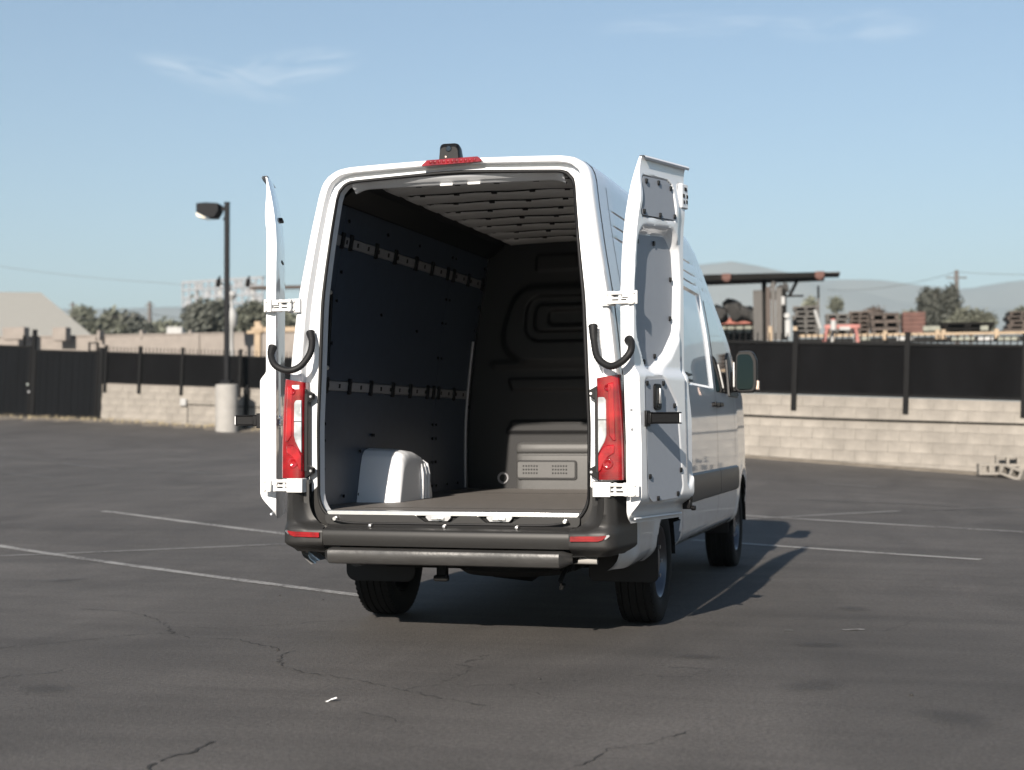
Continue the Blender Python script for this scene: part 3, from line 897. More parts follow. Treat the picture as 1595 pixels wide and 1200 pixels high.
# ---- brake light and camera on the roof edge
bl = roundpoly([(-.178, 2.653), (.172, 2.662), (.176, 2.672), (.150, 2.692), (-.145, 2.686), (-.174, 2.662)], .008, 4)
MB().prism(bl, lambda a, b, d: (a, d, b), .078, .14).build('high_brake_lamp', M['red'], van, bevel=.006)
for k in range(11):
    MB().lathe([(.001, .0), (.009, .002), (.011, .008)], 'y', (-.125 + k * .0255, .0725, 2.674), 12).build('brake_diode', M['red'], van)
rc = []
for t, (w, z0, z1) in enumerate([(.058, 2.715, 2.790), (.062, 2.707, 2.812), (.062, 2.70, 2.815), (.060, 2.70, 2.806), (.054, 2.70, 2.780), (.044, 2.70, 2.745), (.03, 2.70, 2.71)]):
    y = .262 + [0, .012, .04, .075, .11, .14, .16][t]
    pp = roundpoly([(-w, z0), (w, z0), (w * .88, z1), (-w * .88, z1)], [.004, .004, .025, .025], 4)
    rc.append([(-.078 + a, y, b) for a, b in pp])
cmb = MB(); cmb.grid(rc, True); cmb.add(rc[0], [list(range(len(rc[0])))])
cmb.box((-.078, .35, 2.712), (.20, .12, .03))
rcam = cmb.build('rear_camera', M['black'], van, smooth=50)
MB().lathe([(.001, -.006), (.014, -.006), (.018, .0), (.018, .02)], 'y', (-.078, .262, 2.780), 20).build('camera_lens', M['glass'], rcam)
MB().lathe([(.001, -.003), (.005, -.003), (.006, .02)], 'y', (-.095, .262, 2.735), 12).build('camera_light', M['amber'], rcam)

# ---- inside: wall boards, rails
def inx(z): return XS(z) * 1.02 - .062
YP = 3.27
def board(y0, y1, z0, z1, sgn, m=None):
    n = max(2, int((z1 - z0) / .08)); t = .012
    rows = [[(sgn * (inx(z0 + (z1 - z0) * i / n)), y, z0 + (z1 - z0) * i / n) for y in (y0, y1)] for i in range(n + 1)]
    b = MB(); b.grid(rows)
    rows2 = [[(sgn * (inx(z0 + (z1 - z0) * i / n) + t), y, z0 + (z1 - z0) * i / n) for y in (y0, y1)] for i in range(n + 1)]
    b.grid(rows2)
    k = len(rows) * 2
    for i in range(n):
        for e in (0, 1):
            a = i * 2 + e; b.f.append([a, a + 2, a + 2 + k, a + k])
    for a in (0, n * 2): b.f.append([a, a + 1, a + 1 + k, a + k])
    return b.build('wall_board', m or M['panel'], van, smooth=40)
for sgn in (-1, 1):
    ys = [(.155, .412), (.418, 2.447), (2.453, YP)]
    for (y0, y1) in ys:
        for (z0, z1) in ((.732, 1.418), (1.482, 2.268), (2.332, 2.52)):
            board(y0, y1, z0, z1, sgn)
    # cornice between the boards and the roof skin
    co = MB(); co.grid([[(sgn * x, y, z) for y in (.25, YP)] for x, z in ((.748, 2.506), (.70, 2.532), (.63, 2.59), (.62, 2.645), (.70, 2.625), (.752, 2.56), (.752, 2.50))])
    co.build('roof_cornice', M['black'], van, smooth=30)
    gl = MB()  # small pale bits stand in for glints of light along the cornice
    for k in range(16): gl.box((sgn * .742, .35 + k * .185 + random.uniform(-.04, .04), 2.527), (.008, random.choice((.015, .03, .06)), .012))
    tag(gl.build('cornice_glint', M['rail'], van), kind='stuff')
    for zz, sizes in ((1.45, (.4, .44, .80, 1.16, 1.56, 1.90, 2.26, 2.39, 2.50, 2.86, 3.2)), (2.30, (.40, .53, .95, 1.29, 1.69, 2.02, 2.36, 2.50, 2.85, 3.2))):
        x = float(inx(zz)) + .004
        ro = MB()
        tilt = Matrix.Rotation(-sgn * (float(inx(zz + .03)) - float(inx(zz - .03))) / .06 * -1, 3, 'Y')
        ro.box((sgn * x, (.17 + YP) / 2, zz), (.012, YP - .19, .056), tilt)
        rail = ro.build('tie_rail', M['rail'], van, bevel=.002)
        for yy in sizes:
            MB().box((sgn * (x - .012), yy, zz), (.022, .030, .098), tilt).build('rail_clip', M['black'], rail, bevel=.004)
        sk = MB()
        yy = .48
        while yy < YP - .05:
            sk.box((sgn * (x - .0065), yy, zz), (.003, .024, .026), tilt); yy += .175
        tag(sk.build('rail_slot', M['socket'], rail), kind='stuff')
    rv = MB()
    for yy in (.16, .45, .75, 1.0, 1.85, 2.1, 2.4, 2.5, 2.75, 3.0, 3.2):
        zz = .78
        rv.lathe([(.001, 0), (.009, 0), (.012, .008)], 'x', (sgn * (float(inx(zz)) - .005), yy, zz), 8)
    for yy in (.16, .45, 2.41, 2.49, 3.2):
        for zz in (.95, 1.12, 1.22, 1.7, 1.95, 2.12, 2.42): rv.lathe([(.001, 0), (.009, 0), (.012, .008)], 'x', (sgn * (float(inx(zz)) - .005), yy, zz), 8)
    for yy, zz in ((1.2, 1.92), (1.9, 1.86), (1.1, 2.42), (1.7, 2.42), (1.22, 1.15), (1.25, 1.15), (1.02, 1.05)): rv.lathe([(.001, 0), (.009, 0), (.012, .008)], 'x', (sgn * (float(inx(zz)) - .005), yy, zz), 8)
    tag(rv.build('board_rivet', M['black'], van), kind='stuff')
    # pillar strip beside the partition
    MB().tube([(sgn * (float(inx(z)) - .012), YP - .085, z) for z in np.linspace(.74, 1.86, 14)], .012, 8).build('pillar_edge', M['rail'], van)
    # wheel housing
    hp = [(.98, .730), (1.012, .84), (1.045, .95), (1.075, 1.02), (1.12, 1.055), (1.20, 1.068), (1.36, 1.058), (1.50, 1.025), (1.60, .96), (1.665, .87), (1.70, .78), (1.71, .730)]
    hp = [(float(a), float(b)) for a, b in zip(np.interp(np.linspace(0, 11, 45), range(12), [p[0] for p in hp]), np.interp(np.linspace(0, 11, 45), range(12), [p[1] for p in hp]))]
    rows = []
    cyy, czz = 1.35, .73
    for (x, s_) in ((.93, 1.0), (.80, .985), (.74, .97), (.70, .945), (.68, .915), (.668, .87), (.662, .80), (.660, .70), (.660, .45), (.660, .15), (.660, -.05)):
        row = []
        for i, (y, z) in enumerate(hp):
            rib = 0
            yy = cyy + (y - cyy) * (s_ if s_ > .86 else .86 + (s_ - .86) * .12); zz = czz + (z - czz) * s_
            row.append((sgn * x, yy, zz))
        rows.append(row)
    wh = MB(); wh.grid(rows)
    who = wh.build('wheel_housing', M['white_in'], van, smooth=60)
    rb = MB()
    for yy in (1.44, 1.50, 1.56):
        rb.tube([(sgn * .660, yy, .735), (sgn * .656, yy, .80), (sgn * .656, yy, .90), (sgn * .668, yy, .955), (sgn * .70, yy, .975)], .013, 8)
    rb.build('housing_rib', M['white_in'], who, smooth=60)
# ceiling with pressed bows
MB().grid([[(x, y, z) for x, z in ((-.70, 2.615), (-.60, 2.640), (-.3, 2.652), (0, 2.655), (.3, 2.652), (.60, 2.640), (.70, 2.615))] for y in (.24, 1.2, 2.2, YP + .2)]).build('roof_liner', M['roofin'], van, smooth=60)
for k in range(9):
    y = .30 + k * .355
    b = MB()
    pf = [(-.125, 2.648), (-.10, 2.618), (-.07, 2.610), (.07, 2.610), (.10, 2.618), (.125, 2.648)]
    rows = []
    for x in (-.62, -.585, -.55, -.45, -.2, 0, .2, .45, .55, .585, .62):
        e = float(sstep(.62, .56, abs(x)))
        rows.append([(x, y + dy * (.5 + .5 * e), 2.655 - .004 * (x / .6) ** 2 * 4 - (2.655 - z) * e) for dy, z in pf])
    b.grid(rows)
    bow = b.build('roof_bow', M['roofin'], van, smooth=30)
    hs = MB()
    for x in ((-.36, -.12, .12, .36) if k % 2 else (-.46, -.24, 0, .24, .46)):
        hs.lathe([(.001, -.006), (.017, -.006), (.021, .004)], 'z', (x, y - .105, 2.622), 10)
    tag(hs.build('bow_plug', M['black'], bow), kind='stuff')
    MB().tube([(-.56, y - .13, 2.630), (-.53, y - .118, 2.622)] + [(x, y - .115, 2.628 - .003 * math.sin(x * 14)) for x in np.linspace(-.5, .56, 12)], .0045, 6).build('bow_gap', M['socket'], bow)
# partition
xs = np.linspace(-.93, .93, 156); zs = np.linspace(.73, 2.66, 160)
PX, PZ = np.meshgrid(xs, zs)
dep_ = np.zeros(PX.shape)
def emboss(poly, r, h, edge=.012):
    sdv = sdpoly(roundpoly(poly, r, 6), PX, PZ)
    return h * sstep(edge, -edge, sdv)
dep_ += emboss([(-.74, 1.70), (.74, 1.70), (.62, 2.28), (-.62, 2.28)], .22, .035, .03)
dep_ -= emboss([(-.50, 1.86), (.50, 1.86), (.50, 2.20), (-.50, 2.20)], .12, .030)
dep_ += emboss([(-.42, 1.93), (.42, 1.93), (.42, 2.14), (-.42, 2.14)], .07, .030)
dep_ -= emboss([(-.30, 1.98), (.30, 1.98), (.30, 2.09), (-.30, 2.09)], .04, .022)
dep_ += emboss([(-.74, 1.66), (.74, 1.66), (.78, 1.70), (-.78, 1.70)], .01, .02, .03)
for (za, zb, xi) in ((1.485, 1.572, .62), (1.158, 1.248, .62)):
    dep_ += emboss([(-xi + .04, za), (xi, za), (xi, zb), (-xi, zb)] if za > 1.3 else [(-xi, za), (xi, za), (xi, zb), (-xi + .05, zb)], .012, .014, .006)
dep_ += emboss([(-.45, 2.40), (.45, 2.40), (.45, 2.52), (-.45, 2.52)], .02, .012)
xw = inx(np.minimum(PZ, 2.54)) - .004
xw = np.where(PZ > 2.5, np.minimum(xw, .75 - (PZ - 2.5) * .6), xw)
PXc = np.clip(PX / .93, -1, 1) * xw
MB().grid([[(float(PXc[i, j]), YP - float(dep_[i, j]), float(PZ[i, j])) for j in range(len(xs))] for i in range(len(zs))]).build('partition', M['partition'], van, smooth=50)
# lower seat-box bulge of the partition with a soft shelf
pf = [(0, .730), (-.075, .730), (-.080, .80), (-.082, .96), (-.080, .982), (-.070, .990), (-.070, 1.0), (-.086, 1.006), (-.098, 1.02), (-.100, 1.045), (-.090, 1.068), (-.06, 1.082), (-.02, 1.086), (.02, 1.086)]
rows = []
for x in np.concatenate([[-.530, -.528, -.522, -.510, -.49], np.linspace(-.46, .80, 10)]):
    e = float(np.interp(x, [-.530, -.522, -.505, -.47], [.0, .45, .85, 1]))
    rows.append([(x, YP + dy * e, z if z < .99 else .99 + (z - .99) * (.6 + .4 * e)) for dy, z in pf])
bulge = MB(); bulge.grid(rows); bulge.build('partition_box', M['box'], van, smooth=40)
gp = roundpoly([(-.505, .800), (-.035, .800), (-.035, .948), (-.505, .948)], .022, 5)
MB().prism(gp, lambda a, b, d: (a, d, b), YP - .089, YP - .07).build('grille_bezel', M['partition'], van, bevel=.003)
gp = roundpoly([(-.500, .816), (-.052, .816), (-.052, .937), (-.500, .937)], .012, 5)
gpo = MB().prism(gp, lambda a, b, d: (a, d, b), YP - .093, YP - .075).build('grille_plate', M['box'], van, bevel=.002)
for cx in (-.40, -.17):
    for r_ in range(3):
        for c_ in range(6):
            MB().lathe([(.001, -.0945), (.0065, -.0945), (.0075, -.090)], 'y', (cx + (c_ - 2.5) * .021, YP, .905 - r_ * .027), 10).build('grille_hole', M['socket'], gpo)
MB().lathe([(.030, 0), (.036, -.012), (.042, -.012), (.046, 0)], 'y', (-.64, YP - .002, .81), 20).build('tie_down_ring', M['rail'], van)

# ---- rear doors
DW = .745
def door(side):
    """side +1 right, -1 left; local x along the door from its hinge edge, local y towards its inner face"""
    s = -1 if side > 0 else 1
    ang = R(76.5) if side > 0 else R(110.5)
    root = empty('rear_door', (.962 if side > 0 else -1.006, -.030 if side > 0 else -.015, 0), (0, 0, ang), van)
    root['label'] = 'open right-hand rear door showing its grey lined inner face' if side > 0 else 'open left-hand rear door seen almost edge-on'
    zb, zt = .682, 2.640
    zs = np.concatenate([np.linspace(zb, .80, 10)[:-1], np.linspace(.80, 2.54, 130)[:-1], np.linspace(2.54, zt, 14)])
    us = np.concatenate([[0, .006, .014], np.linspace(.028, .972, 66), [.986, .994, 1]])
    EH = lambda z: float(np.interp(z, [.6, 1.1, 1.3, 1.6, 1.9, 2.1, 2.3, 2.5, 2.65], [.03, .03, .015, .0, .0, .02, .055, .085, .12]))
    def elean(z): return .055 * np.clip((np.asarray(z, float) - 2.2) / .42, 0, 1.2) ** 2 + (.014 * sstep(1.52, 1.46, z) if side > 0 else 0)
    tu = .088 if side > 0 else .066
    def thk(z): return (.100 - (.100 - tu) * sstep(1.46, 1.52, z)) * (.30 + .70 * sstep(zt + .01, zt - .26, z))
    E = np.zeros((len(zs), len(us))); ZZ = np.zeros_like(E)
    for i, z in enumerate(zs):
        e0 = EH(z)
        cb = .05 * (1 - min(1, (z - zb) / .07)) ** 2         # rounded bottom corners
        for j, u in enumerate(us):
            E[i, j] = e0 + cb + u * (DW - .045 * float(sstep(1.2, 1.45, z)) - e0 - 2 * cb * .6)
            ZZ[i, j] = z + (.03 * u * float(sstep(2.45, 2.64, z)))   # roof crown: free edge is higher
    ext = elean(ZZ) + 0 * ZZ
    th = thk(ZZ)
    th = th * (.10 + .90 * sstep(zb, zb + .15, ZZ))
    inn = ext + th
    def rec(poly, r_, depth, edge):
        sdv = sdpoly(roundpoly(poly, r_, 7), E, ZZ)
        return depth * sstep(edge * .5, -edge * .5, sdv)
    P_top = [(.130, 2.540), (.46, 2.560), (.53, 2.535), (.555, 2.345), (.095, 2.32)]
    P_mid = [(.09, 2.25), (.52, 2.28), (.615, 2.20), (.635, 2.0), (.62, 1.72), (.48, 1.59), (.30, 1.50), (.17, 1.50), (.06, 1.68), (.04, 1.95)]
    P_low = [(.085, 1.455), (.34, 1.465), (.50, 1.33), (.53, 1.20), (.585, .86), (.54, .795), (.17, .785), (.115, .83)]
    inn -= rec(P_top, .03, .028, .016)
    inn -= rec(P_mid, .10, .050, .05)
    inn -= rec([(a + .0, b + .0) for a, b in P_low], .04, .007, .016)
    inn -= rec([(.60, 2.56), (.80, 2.56), (.80, 1.0), (.66, .80), (.63, 1.6)], .03, .012, .03)          # stepped latch side
    inn -= rec([(.06, .775), (.80, .775), (.80, .735), (.06, .735)], .012, .018, .03)
    inn -= rec([(.625, 1.56), (.660, 1.58), (.668, 1.36), (.650, 1.36)], .008, .010, .012)
    mb = MB()
    no, nu = E.shape
    A = [[(E[i, j], s * ext[i, j], ZZ[i, j]) for j in range(nu)] for i in range(no)]
    # outer skin: lower edge turns, gentle crown across the width
    for i in range(no):
        for j in range(nu):
            e_, y_, z_ = A[i][j]
            u = us[j]; A[i][j] = (e_, y_ + s * .012 * ((2 * u - 1) ** 4) , z_)
    B = [[(E[i, j], s * max(inn[i, j], ext[i, j] + .012), ZZ[i, j]) for j in range(nu)] for i in range(no)]
    mb.grid(A); k = no * nu; mb.grid(B)
    for i in range(no - 1):
        for e in (0, nu - 1): mb.f.append([i * nu + e, (i + 1) * nu + e, (i + 1) * nu + e + k, i * nu + e + k])
    for j in range(nu - 1):
        for e in (0, no - 1): mb.f.append([e * nu + j, e * nu + j + 1, e * nu + j + 1 + k, e * nu + j + k])
    mb.build('door_shell', M['white'], root, smooth=38, bevel=0)
    def innat(e, z):
        i = int(np.argmin(np.abs(zs - z))); j = int(np.argmin(np.abs(E[i] - e)))
        return float(inn[i, j])
    def lay(name, poly, r_, m, lift, inset=.0, seg=6, flat=None):
        zf = flat
        pp = roundpoly(poly, r_, seg)
        cx = sum(p[0] for p in pp) / len(pp); cz = sum(p[1] for p in pp) / len(pp)
        pp = [(cx + (a - cx) * (1 - inset), cz + (b - cz) * (1 - inset)) for a, b in pp]
        def f(a, b, d):
            t = float(elean(zf or b)) + float(thk(zf or b))
            return (a, s * (t + d), b)
        q = MB(); q.prism(pp, f, lift - .004, lift)
        return q.build(name, m, root, smooth=20)
    lay('trim_insert', P_top, .026, M['insert'], -.002, .03)
    lay('trim_insert', P_mid, .085, M['insert'], -.046, .07, flat=1.9)
    lay('trim_insert', P_low, .035, M['insert'], -.003, .03, flat=1.2)
    cl = MB()
    for (e, z, dd) in [(.175, 2.515, -.004), (.34, 2.528, -.004), (.505, 2.52, -.004), (.13, 2.345, -.004), (.34, 2.350, -.004), (.535, 2.365, -.004),
                  (.14, 2.19, -.046), (.36, 2.20, -.046), (.585, 2.02, -.046), (.575, 1.80, -.046), (.36, 1.58, -.046), (.22, 1.545, -.046),
                  (.105, 1.425, -.003), (.32, 1.43, -.003), (.47, 1.31, -.003), (.135, .93, -.003), (.555, .955, -.003), (.24, .81, -.003), (.51, .825, -.003)]:
        t = float(elean(z)) + float(thk(z)) + dd
        cl.box((e, s * (t + .005), z), (.022, .010, .026))
    tag(cl.build('insert_clip', M['black'], root, bevel=.003), kind='stuff')
    t0 = .100 - .003 + float(elean(1.36))
    pl = MB(); pl.prism(roundpoly([(.19, 1.425), (.275, 1.425), (.275, 1.285), (.19, 1.285)], .02, 5), lambda a, b, d: (a, s * d, b), t0, t0 + .014)
    plo = pl.build('inner_handle', M['black'], root, bevel=.003)
    MB().box((.245, s * (t0 + .018), 1.36), (.020, .010, .085)).build('handle_lever', M['zinc'], plo, bevel=.003)
    MB().box((.235, s * (t0 + .016), 1.305), (.035, .008, .014)).build('handle_catch', M['black'], plo, bevel=.002)
    # door catch arm standing out from the inner face
    ea = float(elean(1.24)); arm = MB(); AL = .20 if side > 0 else .135; arm.box((.095, s * (.10 + AL / 2 + .01), 1.240), (.014, AL, .050))
    arm.box((.095, s * (.10 + AL / 2 + .01), 1.268), (.034, AL, .006)); arm.box((.095, s * (.10 + AL / 2 + .01), 1.212), (.034, AL, .006))
    arm.box((.095, s * .112, 1.238), (.05, .03, .085))
    arm.box((.095, s * .135, 1.240), (.03, .025, .065))
    ao = arm.build('door_catch', M['black'], root, bevel=.003)
    MB().box((.095, s * (.112 + AL), 1.240), (.030, .004, .046)).build('catch_end', M['sticker'], ao)
    # latch hardware
    lt = MB(); lt.box((.685, s * .082, 2.50), (.09, .03, .14)); lt.build('upper_latch', M['white_in'], root, bevel=.006)
    lh = MB()
    for de, dz, w_ in ((0, .04, .03), (-.025, .0, .02), (.025, .0, .02), (.02, -.03, .018), (-.02, -.035, .012)): lh.box((.688 + de, s * .099, 2.50 + dz), (w_, .004, .02))
    lh.build('latch_hole', M['socket'], root, bevel=.002)
    ll = MB(); ll.box((.735, s * .075, .755), (.03, .05, .055)); ll.tube([(.735, s * .10, .735), (.735, s * .125, .735)], .014, 12); ll.box((.735, s * .09, .79), (.022, .03, .03))
    ll.build('lower_latch', M['black'], root, bevel=.004)
    for dz in (1.283, 1.18):
        MB().lathe([(.001, -.004), (.008, -.004), (.010, .002)], 'x', (EH(dz) + .002, s * (.05 + float(elean(dz))), dz), 10).build('edge_screw', M['zinc'], root)
    # weather lip over the top edge
    tp = MB(); rows = []
    for u in np.linspace(.02, .985, 16):
        e = EH(2.62) + u * (DW - EH(2.62)); z0 = zt + .03 * u
        rows.append([(e, s * (.055 + .012), z0 + .004), (e, s * .072, z0 + .008), (e, s * .098, z0 + .006), (e, s * .104, z0 - .004), (e, s * .098, z0 - .016)])
    tp.grid(rows); tp.build('top_seal', M['white_in'], root, smooth=40)
    bt = MB(); bt.tube([(e, s * .045, .706 + .0) for e in np.linspace(.09, DW - .03, 8)], .006, 8); bt.build('bottom_lip', M['white_in'], root)
    # outside: window pressing outline and handle
    ph = MB(); ph.prism(roundpoly([(.60, 1.10), (.73, 1.10), (.73, 1.22), (.60, 1.22)], .02, 4), lambda a, b, d: (a, s * d, b), -.018, .006)
    ph.build('outer_handle', M['black'], root, bevel=.006)
    if side < 0:
        c = D.curves.new('badge_lettering', 'FONT'); c.body = 'Sprinter'; c.size = .085; c.extrude = .003; c.align_x = 'LEFT'
        bo = D.objects.new('badge_lettering', c); COL.objects.link(bo); bo.parent = root
        c.materials.append(M['chrome'])
        bo.rotation_euler = (R(90), 0, 0); bo.location = (.07, -.004, 1.21)
        me_ = D.meshes.new_from_object(bo.evaluated_get(bpy.context.evaluated_depsgraph_get()))
        b2 = D.objects.new('badge_lettering', me_); COL.objects.link(b2); b2.parent = root; b2.rotation_euler = (R(90), 0, 0); b2.location = (.07, -.004, 1.21)
        D.objects.remove(bo)
        if not me_.materials: me_.materials.append(M['chrome'])
        for zz in (2.42, 2.17):
            MB().box((.34, .010, zz), (.12, .03, .018)).build('outer_stop', M['black'], root, bevel=.006)
    return root
dR = door(1); dL = door(-1)

# hinges: body plate, links, door plate
def hinge(side, z, low):
    h = MB()
    x0 = (.845 if low else .875); 
    xd = 1.045
    h.box((side * (x0 + .03), -.012 - (.035 if low else 0), z), (.095 if low else .075, .024 + (.05 if low else 0), .078))
    yy = -.06 if low else -.045
    for dz in (-.024, .0, .024):
        off = .008 * (1 if dz == 0 else -1)
        h.box((side * (x0 + .095), yy + off, z + dz), (.125, .018, .017))
    for (xx, r_) in ((x0 + .045, .013), (x0 + .155, .013), (x0 + .10, .010)):
        h.tube([(side * xx, yy, z - .036), (side * xx, yy, z + .036)], r_, 12)
    h.box((side * xd, yy - .018, z), (.060 if low else .05, .014, .072), Matrix.Rotation(side * R(10), 3, 'Z'))
    h.box((side * (xd - .035), yy - .005, z + .012), (.05, .018, .020))
    for dz in (-.024, .024):
        h.lathe([(.001, -.012), (.007, -.012), (.009, -.006), (.009, .01)], 'y', (side * (xd + .008), yy - .02, z + dz), 10)
        h.lathe([(.001, -.012), (.007, -.012), (.009, -.006), (.009, .01)], 'y', (side * (x0 + .03), -.022 - (.055 if low else 0), z + dz), 10)
    ho_ = h.build('door_hinge', M['hinge'], van, bevel=.003, smooth=40)
    for (dx_, dz_) in ((.075, .012), (.075, -.012), (.120, .012), (.120, -.012)):
        MB().box((side * (x0 + dx_), yy - .0085, z + dz_), (.026, .006, .007)).build('hinge_gap', M['socket'], ho_)
    return ho_
hinge(-1, 1.885, False); hinge(1, 1.875, False); hinge(-1, .875, True); hinge(1, .865, True)

# rubber cable hoses from pillar to door
def smoothpath(P, k=8):
    P = [Vector(p) for p in P]; out = []
    for i in range(len(P) - 1):
        p0 = P[max(i - 1, 0)]; p1 = P[i]; p2 = P[i + 1]; p3 = P[min(i + 2, len(P) - 1)]
        for j in range(k):
            t = j / k
            out.append(.5 * ((2 * p1) + (p2 - p0) * t + (2 * p0 - 5 * p1 + 4 * p2 - p3) * t * t + (-p0 + 3 * p1 - 3 * p2 + p3) * t ** 3))
    out.append(P[-1]); return out
for P in ([(-1.035, -.02, 1.655), (-1.030, -.055, 1.605), (-.985, -.09, 1.545), (-.908, -.095, 1.517), (-.840, -.08, 1.540), (-.798, -.045, 1.610), (-.80, -.01, 1.68), (-.822, .02, 1.735)],
          [(.812, .02, 1.735), (.826, -.02, 1.65), (.857, -.07, 1.56), (.926, -.105, 1.513), (.992, -.125, 1.530), (1.040, -.125, 1.58), (1.042, -.09, 1.628), (1.02, -.05, 1.652)]):
    pp = smoothpath(P, 10); n = len(pp)
    rr = []
    for i in range(n):
        t = i / (n - 1); base = .0185
        e = min(t, 1 - t)
        if e < .10: base = .026 - .0055 * (e / .10)
        elif e < .12: base = .0205
        rr.append(base + (.0013 if i % 2 else -.0005))
    MB().tube(pp, rr, 12).build('cable_hose', M['rubber'], van, smooth=70)

# ---- mirrors
def mirror(sgn):
    mr = empty('door_mirror', (0, 0, 0), (0, 0, 0), van)
    cx, cy, cz = 1.105, 4.24, 1.635
    pp = roundpoly([(-.085, -.165), (.075, -.165), (.092, -.10), (.090, .10), (.06, .168), (-.075, .168)], [.04, .05, .03, .05, .05, .04], 6)
    rows = []
    for y, sc in ((-.03, .94), (-.026, 1.0), (.0, 1.02), (.06, .98), (.10, .85), (.12, .6), (.125, .2)):
        rows.append([(sgn * (cx + a * sc), cy + y, cz + b * sc) for a, b in pp])
    h = MB(); h.grid(rows, True); h.add(rows[0], [list(range(len(pp)))]); h.add(rows[-1], [list(range(len(pp)))])
    h.build('mirror_housing', M['black'], mr, smooth=50)
    g_ = [(sgn * (cx + a * .80 - .004), cy - .033, cz + b * .84) for a, b in pp]
    g2 = [(sgn * (cx + a * .80 - .004), cy - .028, cz + b * .84) for a, b in pp]
    q = MB(); n = len(pp); q.add(g_ + g2, [list(range(n))] + [[i, (i + 1) % n, (i + 1) % n + n, i + n] for i in range(n)])
    ca_, sa_ = math.cos(R(20)), math.sin(R(20)) * sgn
    q.v = [(cxm + (x - cxm) * ca_ - (y - cy) * sa_ * 0, y + (x - cxm) * sa_ * .35 - .012, z) for (x, y, z) in q.v for cxm in (sgn * cx,)]
    q.build('mirror_glass', M['mirror'], mr)
    MB().box((sgn * (cx + .092), cy + .02, cz - .105), (.03, .09, .075)).build('mirror_indicator', M['amber'], mr, bevel=.012)
    a = MB(); a.box((sgn * .985, cy + .03, cz - .115), (.12, .07, .09)); a.box((sgn * .995, cy + .0, cz - .08), (.022, .05, .17)); a.build('mirror_arm', M['black'], mr, bevel=.012)
    MB().box((sgn * (cx - .092), cy - .015, cz - .02), (.012, .03, .20)).build('mirror_edge', M['hinge'], mr, bevel=.004)
    # triangular base on the door
    MB().prism([(4.16, 1.44), (4.70, 1.44), (4.36, 1.80), (4.24, 1.74)], lambda a_, b_, d: (sgn * (side_x(b_, a_) + d), a_, b_), -.01, .016).build('mirror_base', M['black'], mr, bevel=.004)
mirror(1); mirror(-1)

# ---- wheels
def wheel(x, y, sgn):
    w = empty('wheel', (x, y, WR), (0, 0, 0), van)
    hw = .118
    prof = [(.215, -hw * .80), (.235, -hw * .93), (.28, -hw), (.33, -hw * .98), (.352, -hw * .90), (.363, -hw * .78)]
    gx_ = [-.070, -.026, .018, .064]
    for gc in gx_:
        prof += [(.369, gc - .007), (.358, gc - .004), (.358, gc + .004), (.369, gc + .007)]
    prof += [(.363, hw * .78), (.352, hw * .90), (.33, hw * .98), (.28, hw), (.235, hw * .93), (.215, hw * .80)]
    t = MB(); t.lathe([(r_, h * sgn) for r_, h in prof], 'x', (0, 0, 0), 72)
    t.build('tyre', M['tyre'], w, smooth=40)
    # shoulder lugs
    lg = MB()
    for k in range(60):
        a = 2 * math.pi * k / 60
        for e in (-1, 1):
            rot = Matrix.Rotation(a, 3, 'X')
            lg.box(rot @ Vector((e * .088, 0, .3560)), (.034, .018, .010), rot)
    tag(lg.build('tread_lug', M['tyre'], w, smooth=0), kind='stuff')
    r_ = MB(); r_.lathe([(.216, sgn * -.09), (.205, sgn * -.06), (.195, sgn * .04), (.215, sgn * .085), (.222, sgn * .098), (.216, sgn * .104), (.205, sgn * .096), (.195, sgn * .06), (.17, sgn * .035), (.12, sgn * .055), (.085, sgn * .085), (.06, sgn * .09), (.03, sgn * .088), (.001, sgn * .088)], 'x', (0, 0, 0), 48)
    rim = r_.build('rim', M['rim'], w, smooth=40)
    nb = MB()
    for k in range(6):
        a = 2 * math.pi * k / 6; nb.tube([(sgn * .07, .1 * math.cos(a), .1 * math.sin(a)), (sgn * .095, .1 * math.cos(a), .1 * math.sin(a))], .012, 8)
    nb.build('wheel_nut', M['zinc'], rim)
    hl = MB()
    for k in range(8):
        a = 2 * math.pi * (k + .5) / 8; hl.lathe([(.001, .004), (.022, .004), (.026, 0)], 'x', (sgn * .046, .152 * math.cos(a), .152 * math.sin(a)), 10)
    hl.build('rim_opening', M['socket'], rim)
for sgn in (-1, 1):
    wheel(sgn * .832, WB0, sgn); wheel(sgn * .822, WB1, sgn)
# mud flaps
def flap(x0, x1, z0, z1, y, c):
    f_ = MB(); f_.prism(roundpoly([(x0, z1), (x1, z1), (x1, z0), (x0, z0)], [0, 0, c, c], 5), lambda a, b, d: (a, y + d + .03 * (z1 - b), b), 0, .012)
    return f_.build('mud_flap', M['flap'], van, bevel=.003)
flap(.585, 1.000, .285, .62, .86, .04); flap(-.920, -.475, .262, .58, .78, .06)
flap(.66, .93, .33, .55, 4.44, .03); flap(-.93, -.66, .33, .55, 4.44, .03)
